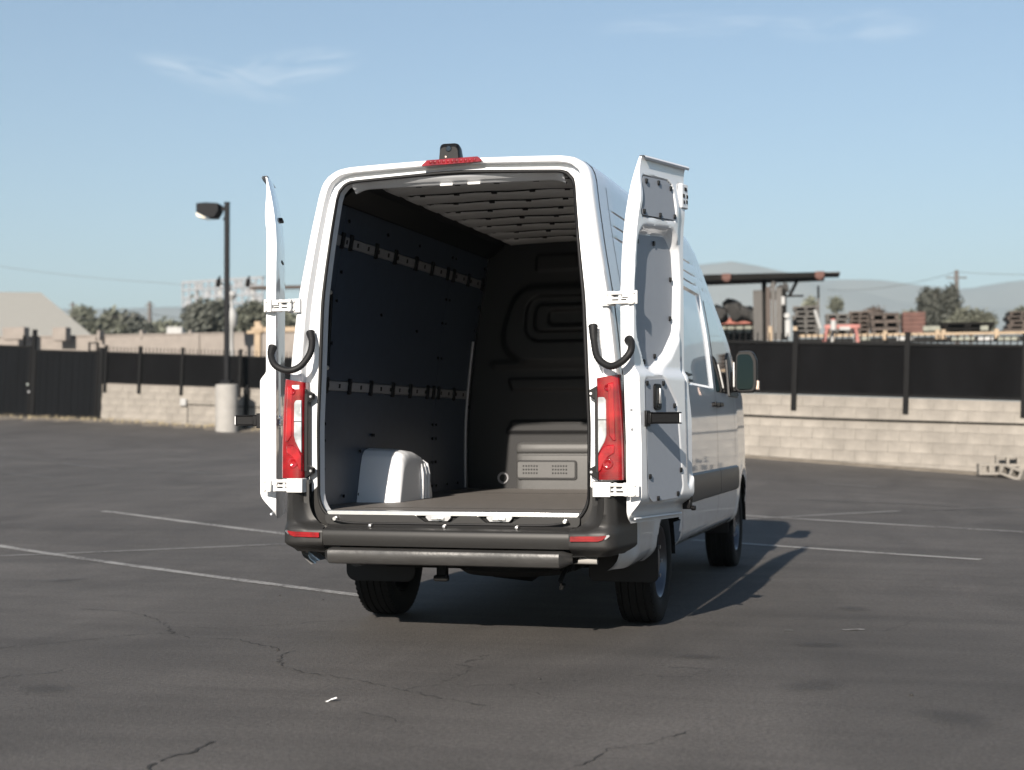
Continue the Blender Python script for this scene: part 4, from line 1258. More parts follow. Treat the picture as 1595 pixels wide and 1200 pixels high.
# ---- underside
MB().box((0, 3.05, .60), (1.70, 5.3, .10)).build('underfloor', M['under'], van)
u = MB()
for sgn in (-1, 1): u.box((sgn * .45, 2.6, .52), (.09, 5.0, .12))
u.box((0, .25, .50), (1.36, .30, .09)); u.build('chassis_rail', M['under'], van, bevel=.01)
MB().box((.06, .52, .475), (1.15, .30, .17)).build('cross_member', M['under'], van, bevel=.02)
u = MB(); u.tube([(-.80, WB0, WR), (-.25, WB0, WR), (-.12, WB0, WR), (.12, WB0, WR), (.25, WB0, WR), (.80, WB0, WR)], [.045, .05, .12, .14, .05, .045], 16); u.build('rear_axle', M['under'], van)
u = MB(); u.lathe([(.10, -.08), (.30, -.09), (.345, -.06), (.345, .06), (.30, .09), (.10, .08)], 'z', (.22, .62, .445), 36); u.build('spare_wheel', M['tyre'], van)
u = MB(); u.box((-.08, .14, .40), (.06, .05, .10)); u.box((-.08, .12, .36), (.085, .04, .035)); u.build('tow_bracket', M['under'], van, bevel=.01)
u = MB(); u.tube([(.60, .30, .42), (.60, .2, .40), (.60, .12, .36), (.60, .14, .32), (.60, .2, .33)], .014, 8); u.box((.60, .28, .43), (.07, .08, .06)); u.build('tow_hook', M['under'], van, bevel=.006)
u = MB(); u.lathe([(.026, 0), (.030, 0), (.030, .5), (.026, .5)], 'x', (0, 0, 0), 16); 
MB().tube([(.69, .02, .484), (.83, .02, .484)], .021, 14).build('exhaust_sleeve', M['concrete'], van)
MB().tube([(.83, .02, .484), (.835, .02, .484)], .014, 14).build('exhaust_end', M['socket'], van)
u = MB(); u.box((-.50, 1.0, .40), (.02, .8, .03)); u.tube([(-.55, 1.0, .39), (-.28, 1.6, .37), (-.1, 1.0, .42)], .012, 8); u.build('brake_line', M['under'], van)
u = MB(); u.box((-.40, 2.3, .42), (.5, .9, .24)); u.build('fuel_tank', M['under'], van, bevel=.04)
MB().tube([(-.66, .30, .440), (-.66, .42, .440)], .045, 14).build('tank_cap', M['trim'], van)

# ================================================================== SURROUNDINGS
def wall(name, A, B, h, label, extra_l, extra_r, course=.2, blen=.4, seen=None, cat='wall', depth=.2):
    """A, B: two points of the wall's top edge"""
    A = Vector(A); B = Vector(B)
    t = (B - A).normalized()
    up = Vector((0, 0, 1)); n = t.cross(up).normalized(); up = n.cross(t)      # n points to the camera side for left-to-right walls
    o = empty(name)
    o.matrix_world = Matrix(((t.x, -n.x, up.x, A.x), (t.y, -n.y, up.y, A.y), (t.z, -n.z, up.z, A.z), (0, 0, 0, 1)))
    tag(o, label, cat)
    L = (B - A).length
    x0, x1 = -extra_l, L + extra_r
    nco = int(round(h / course))
    core = MB(); core.box(((x0 + x1) / 2, depth / 2, -h / 2), (x1 - x0, depth - .02, h)); core.build('mortar_core', M['mortar'], o)
    bl_ = MB(); bl_.box((0, depth / 2 - .004, 0), (blen - .003, depth, course - .004))
    proto = None; cells = []
    for k in range(nco):
        x = x0 + (blen / 2 if k % 2 else 0)
        while x < x1 - .05:
            w = min(blen, x1 - x); cells.append((x + w / 2, -(k + .5) * course, w / blen)); x += blen
    lo, hi = seen if seen else (x0, x1)
    cells.sort(key=lambda c: max(0, lo - c[0], c[0] - hi))
    rest = MB()
    for i, (cx, cz, sc) in enumerate(cells):
        dy = random.uniform(-.003, .003)
        if i < 300:
            if proto is None:
                proto = bl_.build('block', M['block'], o, bevel=.002, seg=1); b = proto
            else:
                b = proto.copy(); COL.objects.link(b)
            b.location = (cx, dy, cz); b.scale = (sc, 1, 1)
        else: rest.box((cx, depth / 2 - .004 + dy, cz), (blen * sc - .003, depth, course - .004))
    if rest.v: tag(rest.build('block_course', M['block'], o), kind='stuff')
    return o
RW = wall('block_wall', (-1.135, 20.85, 1.86), (4.079, 20.264, 1.643), 2.0, 'low beige concrete block wall under a black screened fence, right of the van', 3.5, 9.0, seen=(-.3, 5.6))
LW = wall('block_wall', (-21.155, 31.24, 2.588), (-16.151, 31.634, 2.371), 1.8, 'low beige concrete block wall with a black fence, between the gate and the van', .15, 6.5, seen=(-.15, 6.2))

def fence(name, src, label, posts, x0, x1, hb, ht, post_w, drop, cap, group=None):
    """metal fence standing on a wall: local frame of the wall"""
    o = empty(name); o.matrix_world = src.matrix_world.copy()
    tag(o, label, 'fence')
    ed = sorted([x0] + [p for p in posts if x0 < p < x1] + [x1])
    for a, b in zip(ed[:-1], ed[1:]):
        s_ = MB(); s_.box(((a + b) / 2, .02, (hb + ht) / 2), (b - a - .03, .012, ht - hb - .02)); s_.build('screen_panel', M['screen'], o)
    for p in posts:
        q = MB(); q.box((p, -.025, (ht + cap - drop) / 2), (post_w, .06, ht + cap + drop)); q.box((p, -.025, ht + cap + .012), (post_w * 1.25, .075, .024)); q.build('post', M['fence'], o, bevel=.004)
    for z in (hb + .02, ht - .03):
        q = MB(); q.box(((x0 + x1) / 2, -.005, z), (x1 - x0, .035, .05)); q.build('rail', M['fence'], o)
    pk = MB(); x = x0
    while x < x1: pk.box((x, .035, (ht + hb) / 2 + cap * .46), (.020, .018, ht - hb + cap * .92)); x += .115
    tag(pk.build('picket', M['fence'], o), kind='stuff')
    return o
fence('screened_fence', RW, 'black screened metal fence on the block wall right of the van', [-2.9, -.9, 1.14, 3.20, 5.25, 7.3, 9.4, 11.4], -3.4, 14.0, .02, 1.02, .10, .28, .17)
fence('screened_fence', LW, 'black screened metal fence on the block wall left of the van', [.08, 1.17, 2.50, 4.30, 6.0, 7.6, 9.2, 10.8], .05, 11.4, .02, .96, .09, .25, .16)
# conduits along the walls
def conduit(src, pts, r_, label, m='dark_steel'):
    o = MB().tube(pts, r_, 8).build('conduit', M[m]); o.matrix_world = src.matrix_world.copy()
    return tag(o, label, 'pipe')
conduit(RW, [(x, -.025, -.415 - .012 * math.sin(x * .8)) for x in np.linspace(-3.4, 14, 40)], .016, 'thin dark pipe running along the block wall right of the van')
conduit(LW, [(2.62, -.02, -.52), (3.4, -.02, -.52), (11, -.02, -.54)], .015, 'thin dark pipe running along the block wall left of the van')
jb = MB(); jb.box((2.60, -.05, -.46), (.20, .10, .22)); jbo = jb.build('junction_box', M['offwhite'], bevel=.03); jbo.matrix_world = LW.matrix_world.copy()
tag(jbo, 'small pale electrical box on the left block wall', 'electrical box')
o = MB().tube([(2.72, -.02, -.56), (2.74, -.02, -1.35)], .014, 8).build('conduit', M['grey_steel']); o.matrix_world = LW.matrix_world.copy()
tag(o, 'grey pipe running down from the small electrical box to the ground', 'pipe')
# tall fence post between pedestal and van
o = MB().box((4.56, -.10, -.55), (.12, .10, 1.3)).build('steel_post', M['fence'], bevel=.004); o.matrix_world = LW.matrix_world.copy()
tag(o, 'dark square steel post on the ground beside the lamp pedestal', 'post')

# loose blocks at the right end of the wall
def hollow_block():
    b = MB()
    w, d, h, t = .40, .2, .2, .045
    b.box((0, -d / 2 + t / 2, 0), (w, t, h)); b.box((0, d / 2 - t / 2, 0), (w, t, h))
    for x in (-w / 2 + t / 2, 0, w / 2 - t / 2): b.box((x, 0, 0), (t, d - 2 * t, h))
    return b
gxz = lambda x, y: float(ground_z(x, y))
for k, (u, v, d, rot, lab) in enumerate([(1541, 731, 26.2, (R(90), 0, R(12)), 'loose beige block with its dark hollow facing out, left in the fallen heap'),
                                        (1578, 737, 26.0, (R(80), R(18), R(-30)), 'tilted loose block lying lowest in the fallen heap'),
                                        (1569, 718, 26.3, (R(90), 0, R(4)), 'loose beige block with a dark hollow on top of the fallen heap'),
                                        (1600, 738, 26.1, (R(90), R(4), R(20)), 'loose beige block at the right edge of the photo')]):
    o = hollow_block().build('concrete_block', M['block'], bevel=.006, seg=1)
    o.location = place(u, v, d); o.rotation_euler = rot
    tag(o, lab, 'concrete block', 'loose blocks fallen at the foot of the wall')

# gate at far left
gt = empty('black_gate'); gt.matrix_world = LW.matrix_world.copy()
tag(gt, 'tall black boarded double gate at the far left', 'gate')
def gate_leaf(x0, x1, z1, z0):
    n = max(1, int((x1 - x0) / .19)); w = (x1 - x0) / n
    for i in range(n):
        MB().box((x0 + (i + .5) * w, random.uniform(-.004, .004), (z0 + z1) / 2), (w - .008, .03, z1 - z0 - .06)).build('board', M['gate'], gt)
    f_ = MB(); f_.box(((x0 + x1) / 2, -.01, z1), (x1 - x0, .07, .07)); f_.box(((x0 + x1) / 2, -.01, z0), (x1 - x0, .07, .09))
    f_.box((x0 + .03, -.01, (z0 + z1) / 2), (.06, .07, z1 - z0)); f_.box((x1 - .03, -.01, (z0 + z1) / 2), (.06, .07, z1 - z0))
    f_.build('gate_frame', M['fence'], gt, bevel=.004)
gate_leaf(-2.22, -.16, .92, -1.02); gate_leaf(-4.4, -2.34, 1.02, -1.0)
gp_ = MB(); gp_.box((-2.28, .03, .10), (.11, .11, 2.9)); gp_.build('gate_post', M['fence'], gt)
gp_ = MB(); gp_.box((-.08, .03, -.05), (.13, .13, 2.25)); gp_.build('gate_post', M['fence'], gt)
gp_ = MB(); gp_.box((-2.62, .03, 1.18), (.07, .07, .36)); gp_.build('gate_stub', M['fence'], gt)
rg = MB()
for (a, b, c_, d_) in ((-.48, 1.06, .035, .30), (-.20, 1.06, .035, .30), (-.34, 1.20, .32, .035), (-.34, .95, .32, .05)): rg.box((a, 0, b), (c_, .06, d_))
rg.build('gate_bracket', M['fence'], gt)
gh = MB(); gh.lathe([(.001, -.06), (.04, -.06), (.05, -.03), (.02, 0)], 'y', (-2.38, -.03, -.10), 14); gh.build('gate_knob', M['chrome'], gt)
gh = MB(); gh.lathe([(.001, -.05), (.03, -.05), (.04, -.03), (.02, 0)], 'y', (-2.34, -.03, -.32), 14); gh.build('gate_lock', M['zinc'], gt)

# dry soil strip with weeds under gate and left wall
def soil_strip(P, w, name, kind='structure'):
    rows = []
    k = len(P)
    for i, (x, y) in enumerate(P):
        rows.append([(x, y - w * f * (1 + .3 * math.sin(i * 1.7)), gxz(x, y - w * f) + zz) for f, zz in ((-.4, .03), (.0, .05), (.45, .045), (.8, .02), (1.0, -.012))])
    o = MB().grid(rows).build(name, M['soil'], smooth=60); tag(o, kind=kind); return o
soil_strip([(x, 31.55 + (x + 21) * .08) for x in np.linspace(-27, -12, 60)], 1.1, 'soil_strip')
soil_strip([(x, 20.72 - .112 * x) for x in np.linspace(-4, 12, 70)], .22, 'soil_strip')
wd = MB()
for i in range(420):
    x = random.uniform(-26.5, -13); y = 31.3 + (x + 21) * .08 - random.random() ** 2 * .9
    z = gxz(x, y) + .03; hh = random.uniform(.04, .14); a = random.uniform(0, 6.28)
    for j in range(3):
        b = a + j * 2.1; c_, s2 = math.cos(b) * .05, math.sin(b) * .05
        wd.add([(x - .012, y, z), (x + .012, y, z), (x + c_, y + s2, z + hh)], [[0, 1, 2]])
tag(wd.build('dry_weeds', M['weed'], smooth=0), 'sparse dry weeds along the foot of the gate and left wall', 'weeds', kind='stuff')

# lamp post with pedestal
lp = place(353, 670, 42)
lz = gxz(lp.x, lp.y)
ped = MB(); pz = place(353, 599, 42).z
ped.lathe([(.001, pz), (.285, pz), (.31, pz - .02), (.315, pz - .06), (.315, lz - .1)], 'z', (lp.x, lp.y, 0), 40)
tag(ped.build('lamp_pedestal', M['concrete'], smooth=40), 'round pale concrete pedestal carrying the lamp post', 'pedestal')
lamp = empty('street_lamp', (lp.x, lp.y, pz), (0, 0, .18)); tag(lamp, 'tall black parking lot lamp post with one box head to the left', 'lamp post')
H = place(353, 315, 42).z - pz
MB().box((0, 0, H / 2), (.13, .13, H)).build('pole', M['pole'], lamp, bevel=.01)
MB().box((0, 0, .06), (.30, .30, .12)).build('base_cover', M['pole'], lamp, bevel=.02)
MB().box((0, 0, H + .01), (.15, .15, .03)).build('pole_cap', M['pole'], lamp)
MB().box((-.13, 0, H - .16), (.14, .08, .12)).build('head_arm', M['pole'], lamp, bevel=.01)
MB().box((-.08, 0, H - .45), (.06, .08, .08)).build('photo_cell', M['pole'], lamp, bevel=.01)
hd = MB(); hd.prism([(-.83, H - .02), (-.55, H + .0), (-.19, H - .03), (-.18, H - .24), (-.30, H - .43), (-.52, H - .43), (-.83, H - .27)], lambda a, b, d: (a, d, b), -.24, .24)
hd.build('lamp_head', M['pole'], lamp, bevel=.015)
ln_ = MB(); ln_.prism([(-.85, H - .285), (-.80, H - .30), (-.54, H - .445), (-.58, H - .45), (-.80, H - .40)], lambda a, b, d: (a, d, b), -.22, .22)
ln_.build('lamp_lens', M['lampglass'], lamp)

# far wall behind the left fence (long, plastered)
fw = empty('far_wall'); tag(fw, 'long plain beige wall beyond the left fence', 'wall')
A = place(-60, 528, 62); B = place(640, 523, 58)
dv = (B - A); L_ = dv.length; an = math.atan2(dv.y, dv.x)
fw.location = A; fw.rotation_euler = (0, 0, an)
MB().box((L_ / 2, .1, -1.2), (L_, .2, 2.4)).build('wall_face', M['farwall'], fw)
MB().box((L_ / 2, .1, .03), (L_, .28, .06)).build('wall_coping', M['farwall'], fw)
for x in np.arange(1.5, L_, 4.5): MB().box((x, -.02, -1.2), (.25, .1, 2.38)).build('pilaster', M['farwall'], fw)
for (u, v, w, h) in ((25, 520, 1.0, .5), (96, 521, .62, .55), (157, 523, .12, .4), (223, 522, .12, .35), (299, 522, .1, .35)):
    p = place(u, v, 60.5)
    q = MB().box((0, 0, 0), (w, .4, h)).build('wall_box', M['farwall'], bevel=.02, loc=p)
    tag(q, {25: 'wide beige box on top of the far wall at the photo\'s left edge', 96: 'square beige box standing on the far wall below the pale roof', 157: 'thin pale pipe on the far wall near the roof\'s foot', 223: 'thin pale pipe on the far wall left of the cypress', 299: 'thin pale pipe on the far wall below the tree clump'}[u], 'wall box' if w > .3 else 'pipe')

# house with pale hip roof, far left
hs_ = empty('house'); tag(hs_, 'house with a large pale green-grey hip roof at far left', 'house')
P0 = place(-180, 530, 75); P1 = place(152, 530, 75); P2 = place(62, 452, 78); P3 = place(-100, 450, 78)
dpt = Vector((-CF.x, -CF.y, 0)).normalized() * -9
zb_ = P1.z
rf = MB()
q = [Vector((P0.x, P0.y, zb_)), Vector((P1.x, P1.y, zb_)), Vector((P1.x, P1.y, zb_)) + dpt - CR * 3.2, Vector((P0.x, P0.y, zb_)) + dpt]
rdg = [P3 + dpt * .15, P2 + dpt * .15 - CR * .4]
# shingle courses: each a thin step up the slope
def lerp3(a, b, t): return a + (b - a) * t
nC = 24
for i in range(nC):
    t0_, t1_ = i / nC, (i + 1) / nC
    for (a, b, c_, d_) in ((q[0], q[1], rdg[0], rdg[1]), (q[1], q[2], rdg[1], rdg[1]), (q[2], q[3], rdg[1], rdg[0])):
        l0, r0 = lerp3(a, c_, t0_), lerp3(b, d_, t0_); l1, r1 = lerp3(a, c_, t1_), lerp3(b, d_, t1_)
        up_ = Vector((0, 0, .035))
        rf.add([l0 + up_, r0 + up_, r1, l1, l0 - up_, r0 - up_], [[0, 1, 2, 3], [4, 5, 1, 0]])
ro_ = rf.build('roof', M['roofing'], hs_, smooth=0)
hw_ = MB(); c0 = (q[0] + q[1] + q[2] + q[3]) / 4
hw_.add([lerp3(v_, c0, .08) + Vector((0, 0, dz)) for dz in (-3, .02) for v_ in q], [[0, 1, 5, 4], [1, 2, 6, 5], [2, 3, 7, 6], [3, 0, 4, 7]])
hw_.build('wall', M['farwall'], hs_)

# ---- trees
def tree(name, base, h, blobs, n, leaf, size, label, cat='tree', group=None, trunk=.12):
    """blobs: (dx, dz, rx, rz) of crown masses, in metres from the base"""
    o = empty(name, base); tag(o, label, cat, group)
    tk = MB()
    topz = max(b[1] for b in blobs)
    tk.tube([(0, 0, -.5), (.05, 0, topz * .4), (-.03, .05, topz * .8)], [trunk, trunk * .8, trunk * .35], 8)
    for (dx, dz, rx, rz) in blobs:
        for k in range(3):
            tk.tube([(0, 0, topz * .3), (dx * .5, random.uniform(-.3, .3), (topz * .3 + dz) / 2 + .1), (dx + random.uniform(-.6, .6) * rx, random.uniform(-.5, .5) * rx, dz + random.uniform(-.3, .6) * rz)], [trunk * .45, trunk * .3, trunk * .1], 5)
    tk.build('trunk', M['bark'], o, smooth=60)
    cr = MB(); tot = sum(b[2] * b[3] for b in blobs)
    for (dx, dz, rx, rz) in blobs:
        nn_ = int(n * rx * rz / tot)
        nclump = max(6, nn_ // 22)
        for c in range(nclump):
            while True:
                p = Vector((random.uniform(-1, 1), random.uniform(-1, 1), random.uniform(-1, 1)))
                if .25 < p.length < 1: break
            p = p.normalized() * (p.length ** .5) * random.uniform(.75, 1.08)
            c0_ = Vector((dx + p.x * rx, p.y * rx * .8, dz + p.z * rz))
            cs = size * random.uniform(1.2, 2.6)
            for k in range(max(3, nn_ // nclump)):
                ctr = c0_ + Vector((random.gauss(0, 1), random.gauss(0, 1), random.gauss(0, .8))) * cs * .5
                nr = Vector((random.gauss(0, 1), random.gauss(0, 1), random.gauss(0, 1) + .3)).normalized()
                a = nr.orthogonal().normalized() * size * random.uniform(.5, 1.1); b = nr.cross(a).normalized() * size * random.uniform(.3, .6)
                cr.add([ctr - a, ctr + b, ctr + a, ctr - b], [[0, 1, 2, 3]])
    cr.build('crown', leaf, o, smooth=0, recalc=False)
    return o
def gtree(u, v, d, wpx, hpx, shape, n, leaf, label, size=.22, **kw):
    b = place(u, v, d); sc = d / FOC
    bl = [(a * wpx * sc, z * hpx * sc, rx * wpx * sc, rz * hpx * sc) for a, z, rx, rz in shape]
    return tree(kw.pop('name', 'tree'), b, hpx * sc, bl, int(n * 2.6), leaf, size * d / 190, label, **kw)
RND = [(0, .55, .38, .42), (-.28, .42, .26, .30), (.28, .45, .26, .32)]
# left clump behind the lamp post
gtree(322, 528, 105, 60, 56, [(0, .55, .5, .45), (-.25, .5, .3, .4), (.2, .78, .3, .24)], 2600, M['leaf_dark'], 'dense grey-green tree left of the lamp post beyond the far wall', size=.42)
gtree(390, 528, 105, 52, 52, [(0, .5, .5, .45), (.15, .78, .32, .24), (-.3, .45, .3, .38)], 2200, M['leaf'], 'bushy tree beyond the far wall between lamp post and van', size=.42)
gtree(440, 535, 100, 50, 50, RND, 1400, M['leaf'], 'tree half hidden behind the van\'s open left door', size=.42)
gtree(148, 526, 150, 36, 26, RND, 900, M['leaf'], 'low tree right beside the foot of the pale roof', size=.5)
gtree(177, 526, 150, 40, 40, [(0, .6, .32, .38), (-.3, .4, .3, .35), (.32, .3, .3, .3)], 1100, M['leaf'], 'taller of the two rounded trees left of the cypress', size=.5)
gtree(203, 526, 150, 36, 34, RND, 1000, M['leaf_dark'], 'rounded dark tree just left of the cypress', size=.5)
gtree(258, 526, 170, 46, 22, RND, 800, M['leaf'], 'low hazy trees right of the cypress', size=.5)
gtree(128, 500, 160, 14, 16, RND, 300, M['leaf'], 'small treetop showing above the slope of the pale roof', size=.5)
gtree(233, 527, 120, 9, 24, [(0, .35, .42, .35), (0, .7, .25, .3)], 500, M['leaf_dark'], 'narrow dark cypress at the foot of a utility pole', size=.25, name='cypress')
# right
gtree(1462, 518, 90, 60, 66, [(-.28, .62, .22, .34), (.02, .6, .24, .34), (.30, .68, .20, .36), (0, .35, .5, .3), (-.32, .92, .07, .1), (-.05, .9, .07, .12), (.34, 1.02, .07, .12)], 3400, M['leaf_dark'], 'tall dark triple-topped tree beside the utility pole on the right', size=.30)
gtree(1512, 520, 80, 62, 42, [(0, .5, .4, .42), (-.32, .35, .3, .34), (.35, .4, .28, .36)], 2400, M['leaf_pale'], 'pale green shrub right of the tall dark tree', size=.28, name='shrub', cat='shrub')
gtree(1303, 500, 110, 16, 36, [(0, .7, .48, .30)], 600, M['leaf'], 'small round-topped tree above the stacks, right of the canopy', size=.24)
gtree(1262, 500, 120, 16, 34, [(0, .75, .4, .22)], 300, M['leaf_pale'], 'faint small treetop just right of the canopy brace', size=.28)
gtree(1362, 505, 110, 34, 26, RND, 800, M['rust'], 'brownish low bush behind the middle stacks', size=.24, name='bush', cat='bush')
gtree(1420, 505, 110, 50, 22, RND, 700, M['leaf_pale'], 'low pale bush above the red-brown crate stack', size=.24, name='bush', cat='bush')
gtree(1590, 505, 95, 40, 26, RND, 500, M['leaf'], 'low bush behind the heap at the right edge', size=.24, name='bush', cat='bush')

# ---- utility poles and wires
def upole(u, vtop, vbot, d, w, label, arms=((.0, 1.4),)):
    b = place(u, vbot, d); t = place(u, vtop, d)
    o = empty('utility_pole', (b.x, b.y, b.z - 2), (0, 0, .3)); tag(o, label, 'utility pole', 'wooden utility poles')
    h = t.z - b.z + 2
    MB().tube([(0, 0, 0), (0, 0, h)], [w / 2 * 1.2, w / 2 * .8], 10).build('pole', M['wood_pole'], o)
    for dz, L in arms:
        MB().box((0, 0, h - .35 - dz), (L, .1, .1)).build('crossarm', M['wood_pole'], o)
    return o
upole(113, 471, 530, 170, .40, 'distant utility pole rising behind the slope of the pale roof', ((0, 1.0),))
upole(233, 470, 530, 140, .42, 'distant utility pole standing behind the cypress', ((0, .9),))
upole(1491, 421, 520, 110, .38, 'utility pole standing in front of the tall dark tree on the right', ((.2, 1.5),))
def wire(P, label, r_=.03):
    P = [place(*p) for p in P]
    pts = []
    for i in range(len(P) - 1):
        for k in range(14):
            t = k / 14; p = P[i].lerp(P[i + 1], t); p.z -= .03 * (P[i + 1] - P[i]).length * 4 * t * (1 - t) * .5; pts.append(p)
    pts.append(P[-1])
    o = MB().tube(pts, r_, 5).build('power_line', M['wood_pole']); tag(o, label, 'cable')
wire([(-80, 402, 190), (240, 440, 190), (700, 455, 190)], 'faint upper overhead cable crossing the sky at left', .025)
wire([(60, 487, 165), (233, 489, 140), (430, 497, 170)], 'overhead cable running behind the cypress pole', .025)
wire([(1290, 452, 140), (1491, 424, 110), (1700, 424, 100)], 'thin overhead cable from the right-hand utility pole', .018)
# billboard frame far left
bb = empty('billboard', place(345, 474, 210), (0, 0, -.2)); tag(bb, 'pale open billboard lattice with a few sheets left, behind the lamp post', 'billboard')
sc = 210 / FOC
for j in range(4): MB().box((0, 0, (j * 12.5) * sc), (158 * sc, .1, .28)).build('lattice_bar', M['sign'], bb)
for i in range(13): MB().box(((-78 + i * 13) * sc, .12, 19 * sc), (.26, .1, 38 * sc)).build('lattice_bar', M['sign'], bb)
for i, j in ((0, 0), (1, 2), (3, 1), (4, 0), (5, 2), (6, 1), (7, 0), (2, 1), (6, 2), (3, 0)):
    MB().box(((-78 + (i + .5) * 19.5) * sc, .25, (j * 12.5 + 6) * sc), (19.2 * sc - .5, .06, 12.5 * sc - .4)).build('sheet', M['sign'], bb)
for i in (-52, -5, 12, 58): MB().box((i * sc, .4, 8 * sc), (.45, .4, 46 * sc)).build('frame_post', M['offwhite'], bb)
MB().box((0, .3, 38 * sc), (158 * sc, .3, .3)).build('frame_beam', M['grey_steel'], bb)
MB().box((0, .3, 0), (158 * sc, .3, .3)).build('frame_beam', M['grey_steel'], bb)
# white container
o = MB().box((0, 0, 0), (1.95, 2, 1.25)).build('storage_container', M['offwhite'], bevel=.03, loc=place(276, 518, 150), rot=(0, 0, .2)); o.scale = (.8, 1, .8)
tag(o, 'white box-shaped container beyond the far wall right of the cypress', 'container')
# floodlights on the canopy's left end
for u, lab in ((340, 'small dark floodlight just left of the lamp post'), (386, 'small dark floodlight at the left end of the canopy beam')):
    f_ = MB(); f_.box((0, 0, 0), (.10, .2, .24)); f_.box((.0, .0, .16), (.05, .1, .12)); f_.box((.05, .14, 0), (.18, .04, .04))
    o = f_.build('floodlight', M['fence'], bevel=.02, loc=place(u, 441, 46)); o.rotation_euler = (0, .2, .2)
    tag(o, lab, 'floodlight', 'floodlights by the lamp post')
# pale valve stack just right of the pole
vs = MB(); 
vs.lathe([(.001, 1.6), (.12, 1.55), (.20, 1.4), (.10, 1.25), (.05, 1.2), (.05, .9), (.16, .8), (.22, .6), (.20, .2), (.08, .1), (.08, -1)], 'z', (0, 0, 0), 16)
o = vs.build('vent_stack', M['offwhite'], loc=place(361, 516, 58), smooth=50); tag(o, 'pale vent stack with two bulges just right of the lamp pole', 'vent')

# ---- storage yard beyond the right fence
YR = -.11
yaw_q = lambda: (0, 0, YR)
def yard(name, u, v, d, label, cat, group=None):
    o = empty(name, place(u, v, d), (0, 0, YR + .2)); tag(o, label, cat, group); return o
d0 = 50; sc = d0 / FOC
cn_ = yard('canopy', 1190, 530, d0, 'dark flat steel canopy roof on a post beyond the right fence', 'canopy')
def px(u): return (u - 1190) * sc
def pz_(v): return (530 - v) * sc
b_ = MB(); b_.add([(px(820), -.9, pz_(444)), (px(1283), -.9, pz_(437)), (px(1283), .9, pz_(436)), (px(820), .9, pz_(443)),
                   (px(820), -.9, pz_(430)), (px(1283), -.9, pz_(430)), (px(1283), .9, pz_(429)), (px(820), .9, pz_(429))],
                  [[3, 2, 1, 0], [4, 5, 6, 7], [0, 1, 5, 4], [1, 2, 6, 5], [2, 3, 7, 6], [3, 0, 4, 7]])
b_.build('roof_slab', M['dark_steel'], cn_)
MB().box((px(1294), 0, pz_(430.5)), (24 * sc, 1.6, .03)).build('roof_sheet', M['grey_steel'], cn_)
MB().box((px(1191), 0, pz_(485)), (.16, .16, 96 * sc)).build('post', M['dark_steel'], cn_)
MB().tube([(px(1243), 0, pz_(436)), (px(1229), 0, pz_(463))], .055, 6).build('brace', M['dark_steel'], cn_)
MB().box((px(1236), -.2, pz_(463)), (30 * sc, .1, .06)).build('arm', M['dark_steel'], cn_)
MB().box((px(1274), .5, pz_(490)), (.07, .07, 90 * sc)).build('side_post', M['grey_steel'], cn_)
for u_, lab in ((1135, 'left'), (1275, 'right')):
    bx = MB(); bx.box((px(u_), -1.0, pz_(435)), (14 * sc, .3, 10 * sc)); bx.box((px(u_), -1.0, pz_(440)), (9 * sc, .26, 5 * sc))
    bx.build('end_cap', M['rust2'], cn_, bevel=.02)
for u_ in (850, 1010): MB().box((px(u_), 0, pz_(485)), (.16, .16, 90 * sc)).build('post', M['dark_steel'], cn_)
sb2 = yard('steel_gantry', 520, 530, d0, 'dark steel gantry beam passing behind the open left door', 'gantry')
MB().box((-10 * sc, 0, pz_(446)), (250 * sc, .3, 4.5 * sc)).build('beam', M['rust'], sb2)
for u_ in (470, 640): MB().box((px(u_) - px(520), 0, pz_(487)), (.14, .14, 82 * sc)).build('post', M['dark_steel'], sb2)
# upright steel beams
for i, (u_, w_, v0, vv, m_) in enumerate([(1181, 14, 452, 'widest grey upright steel beam at the left of the bundle', 'grey_steel'), (1197, 7, 447, 'brownish upright beam second in the bundle', 'rust'),
                                     (1205, 6, 441, 'thin tall upright steel beam in the middle of the bundle', 'grey_steel'), (1213, 9, 448, 'grey upright beam right of the thin tall one', 'grey_steel'), (1222, 8, 450, 'dark upright beam at the right of the bundle', 'dark_steel')]):
    p = place(u_, 530, 44); h = (place(u_, v0, 44) - p).z
    o = MB(); w = w_ * 44 / FOC
    o.box((0, 0, h / 2), (w, .03, h)); o.box((-w / 2 + .012, .08, h / 2), (.024, .16, h)); o.box((w / 2 - .012, .08, h / 2), (.024, .16, h))
    q = o.build('steel_beam', M[m_], loc=p, rot=(0, R(random.uniform(-.6, .6)), .1)); tag(q, vv, 'steel beam', 'upright steel beams beyond the fence')
sb_ = empty('scrap_bundle', place(1212, 455, 44.5)); tag(sb_, 'ragged scrap metal lying on top of the upright steel beams', 'scrap')
for i in range(7):
    p = place(1200 + i * 4.2, 450 + random.uniform(-6, 14), 44.5)
    q = MB().box((0, 0, 0), (random.uniform(.06, .22), .2, random.uniform(.12, .3)), Matrix.Rotation(random.uniform(-.6, .6), 3, 'Y')).build('scrap_piece', M['scrap'], sb_, loc=p - sb_.location)
o = MB(); o.lathe([(.001, -.03), (.07, -.03), (.09, 0), (.07, .03), (.001, .03)], 'y', (0, 0, 0), 20)
tag(o.build('round_sign', M['offwhite'], loc=place(1226, 492, 43)), 'small round white disc above the white board by the steel beams', 'sign')
o = MB().box((0, 0, 0), (.15, .08, .50)).build('marker_board', M['offwhite'], bevel=.02, loc=place(1227, 512, 43)); tag(o, 'narrow white upright board by the steel beams', 'board')
o = MB().box((0, 0, 0), (.11, .12, .26)).build('white_canister', M['offwhite'], bevel=.03, loc=place(1220, 469, 43)); tag(o, 'small white canister high on the steel beams', 'canister')
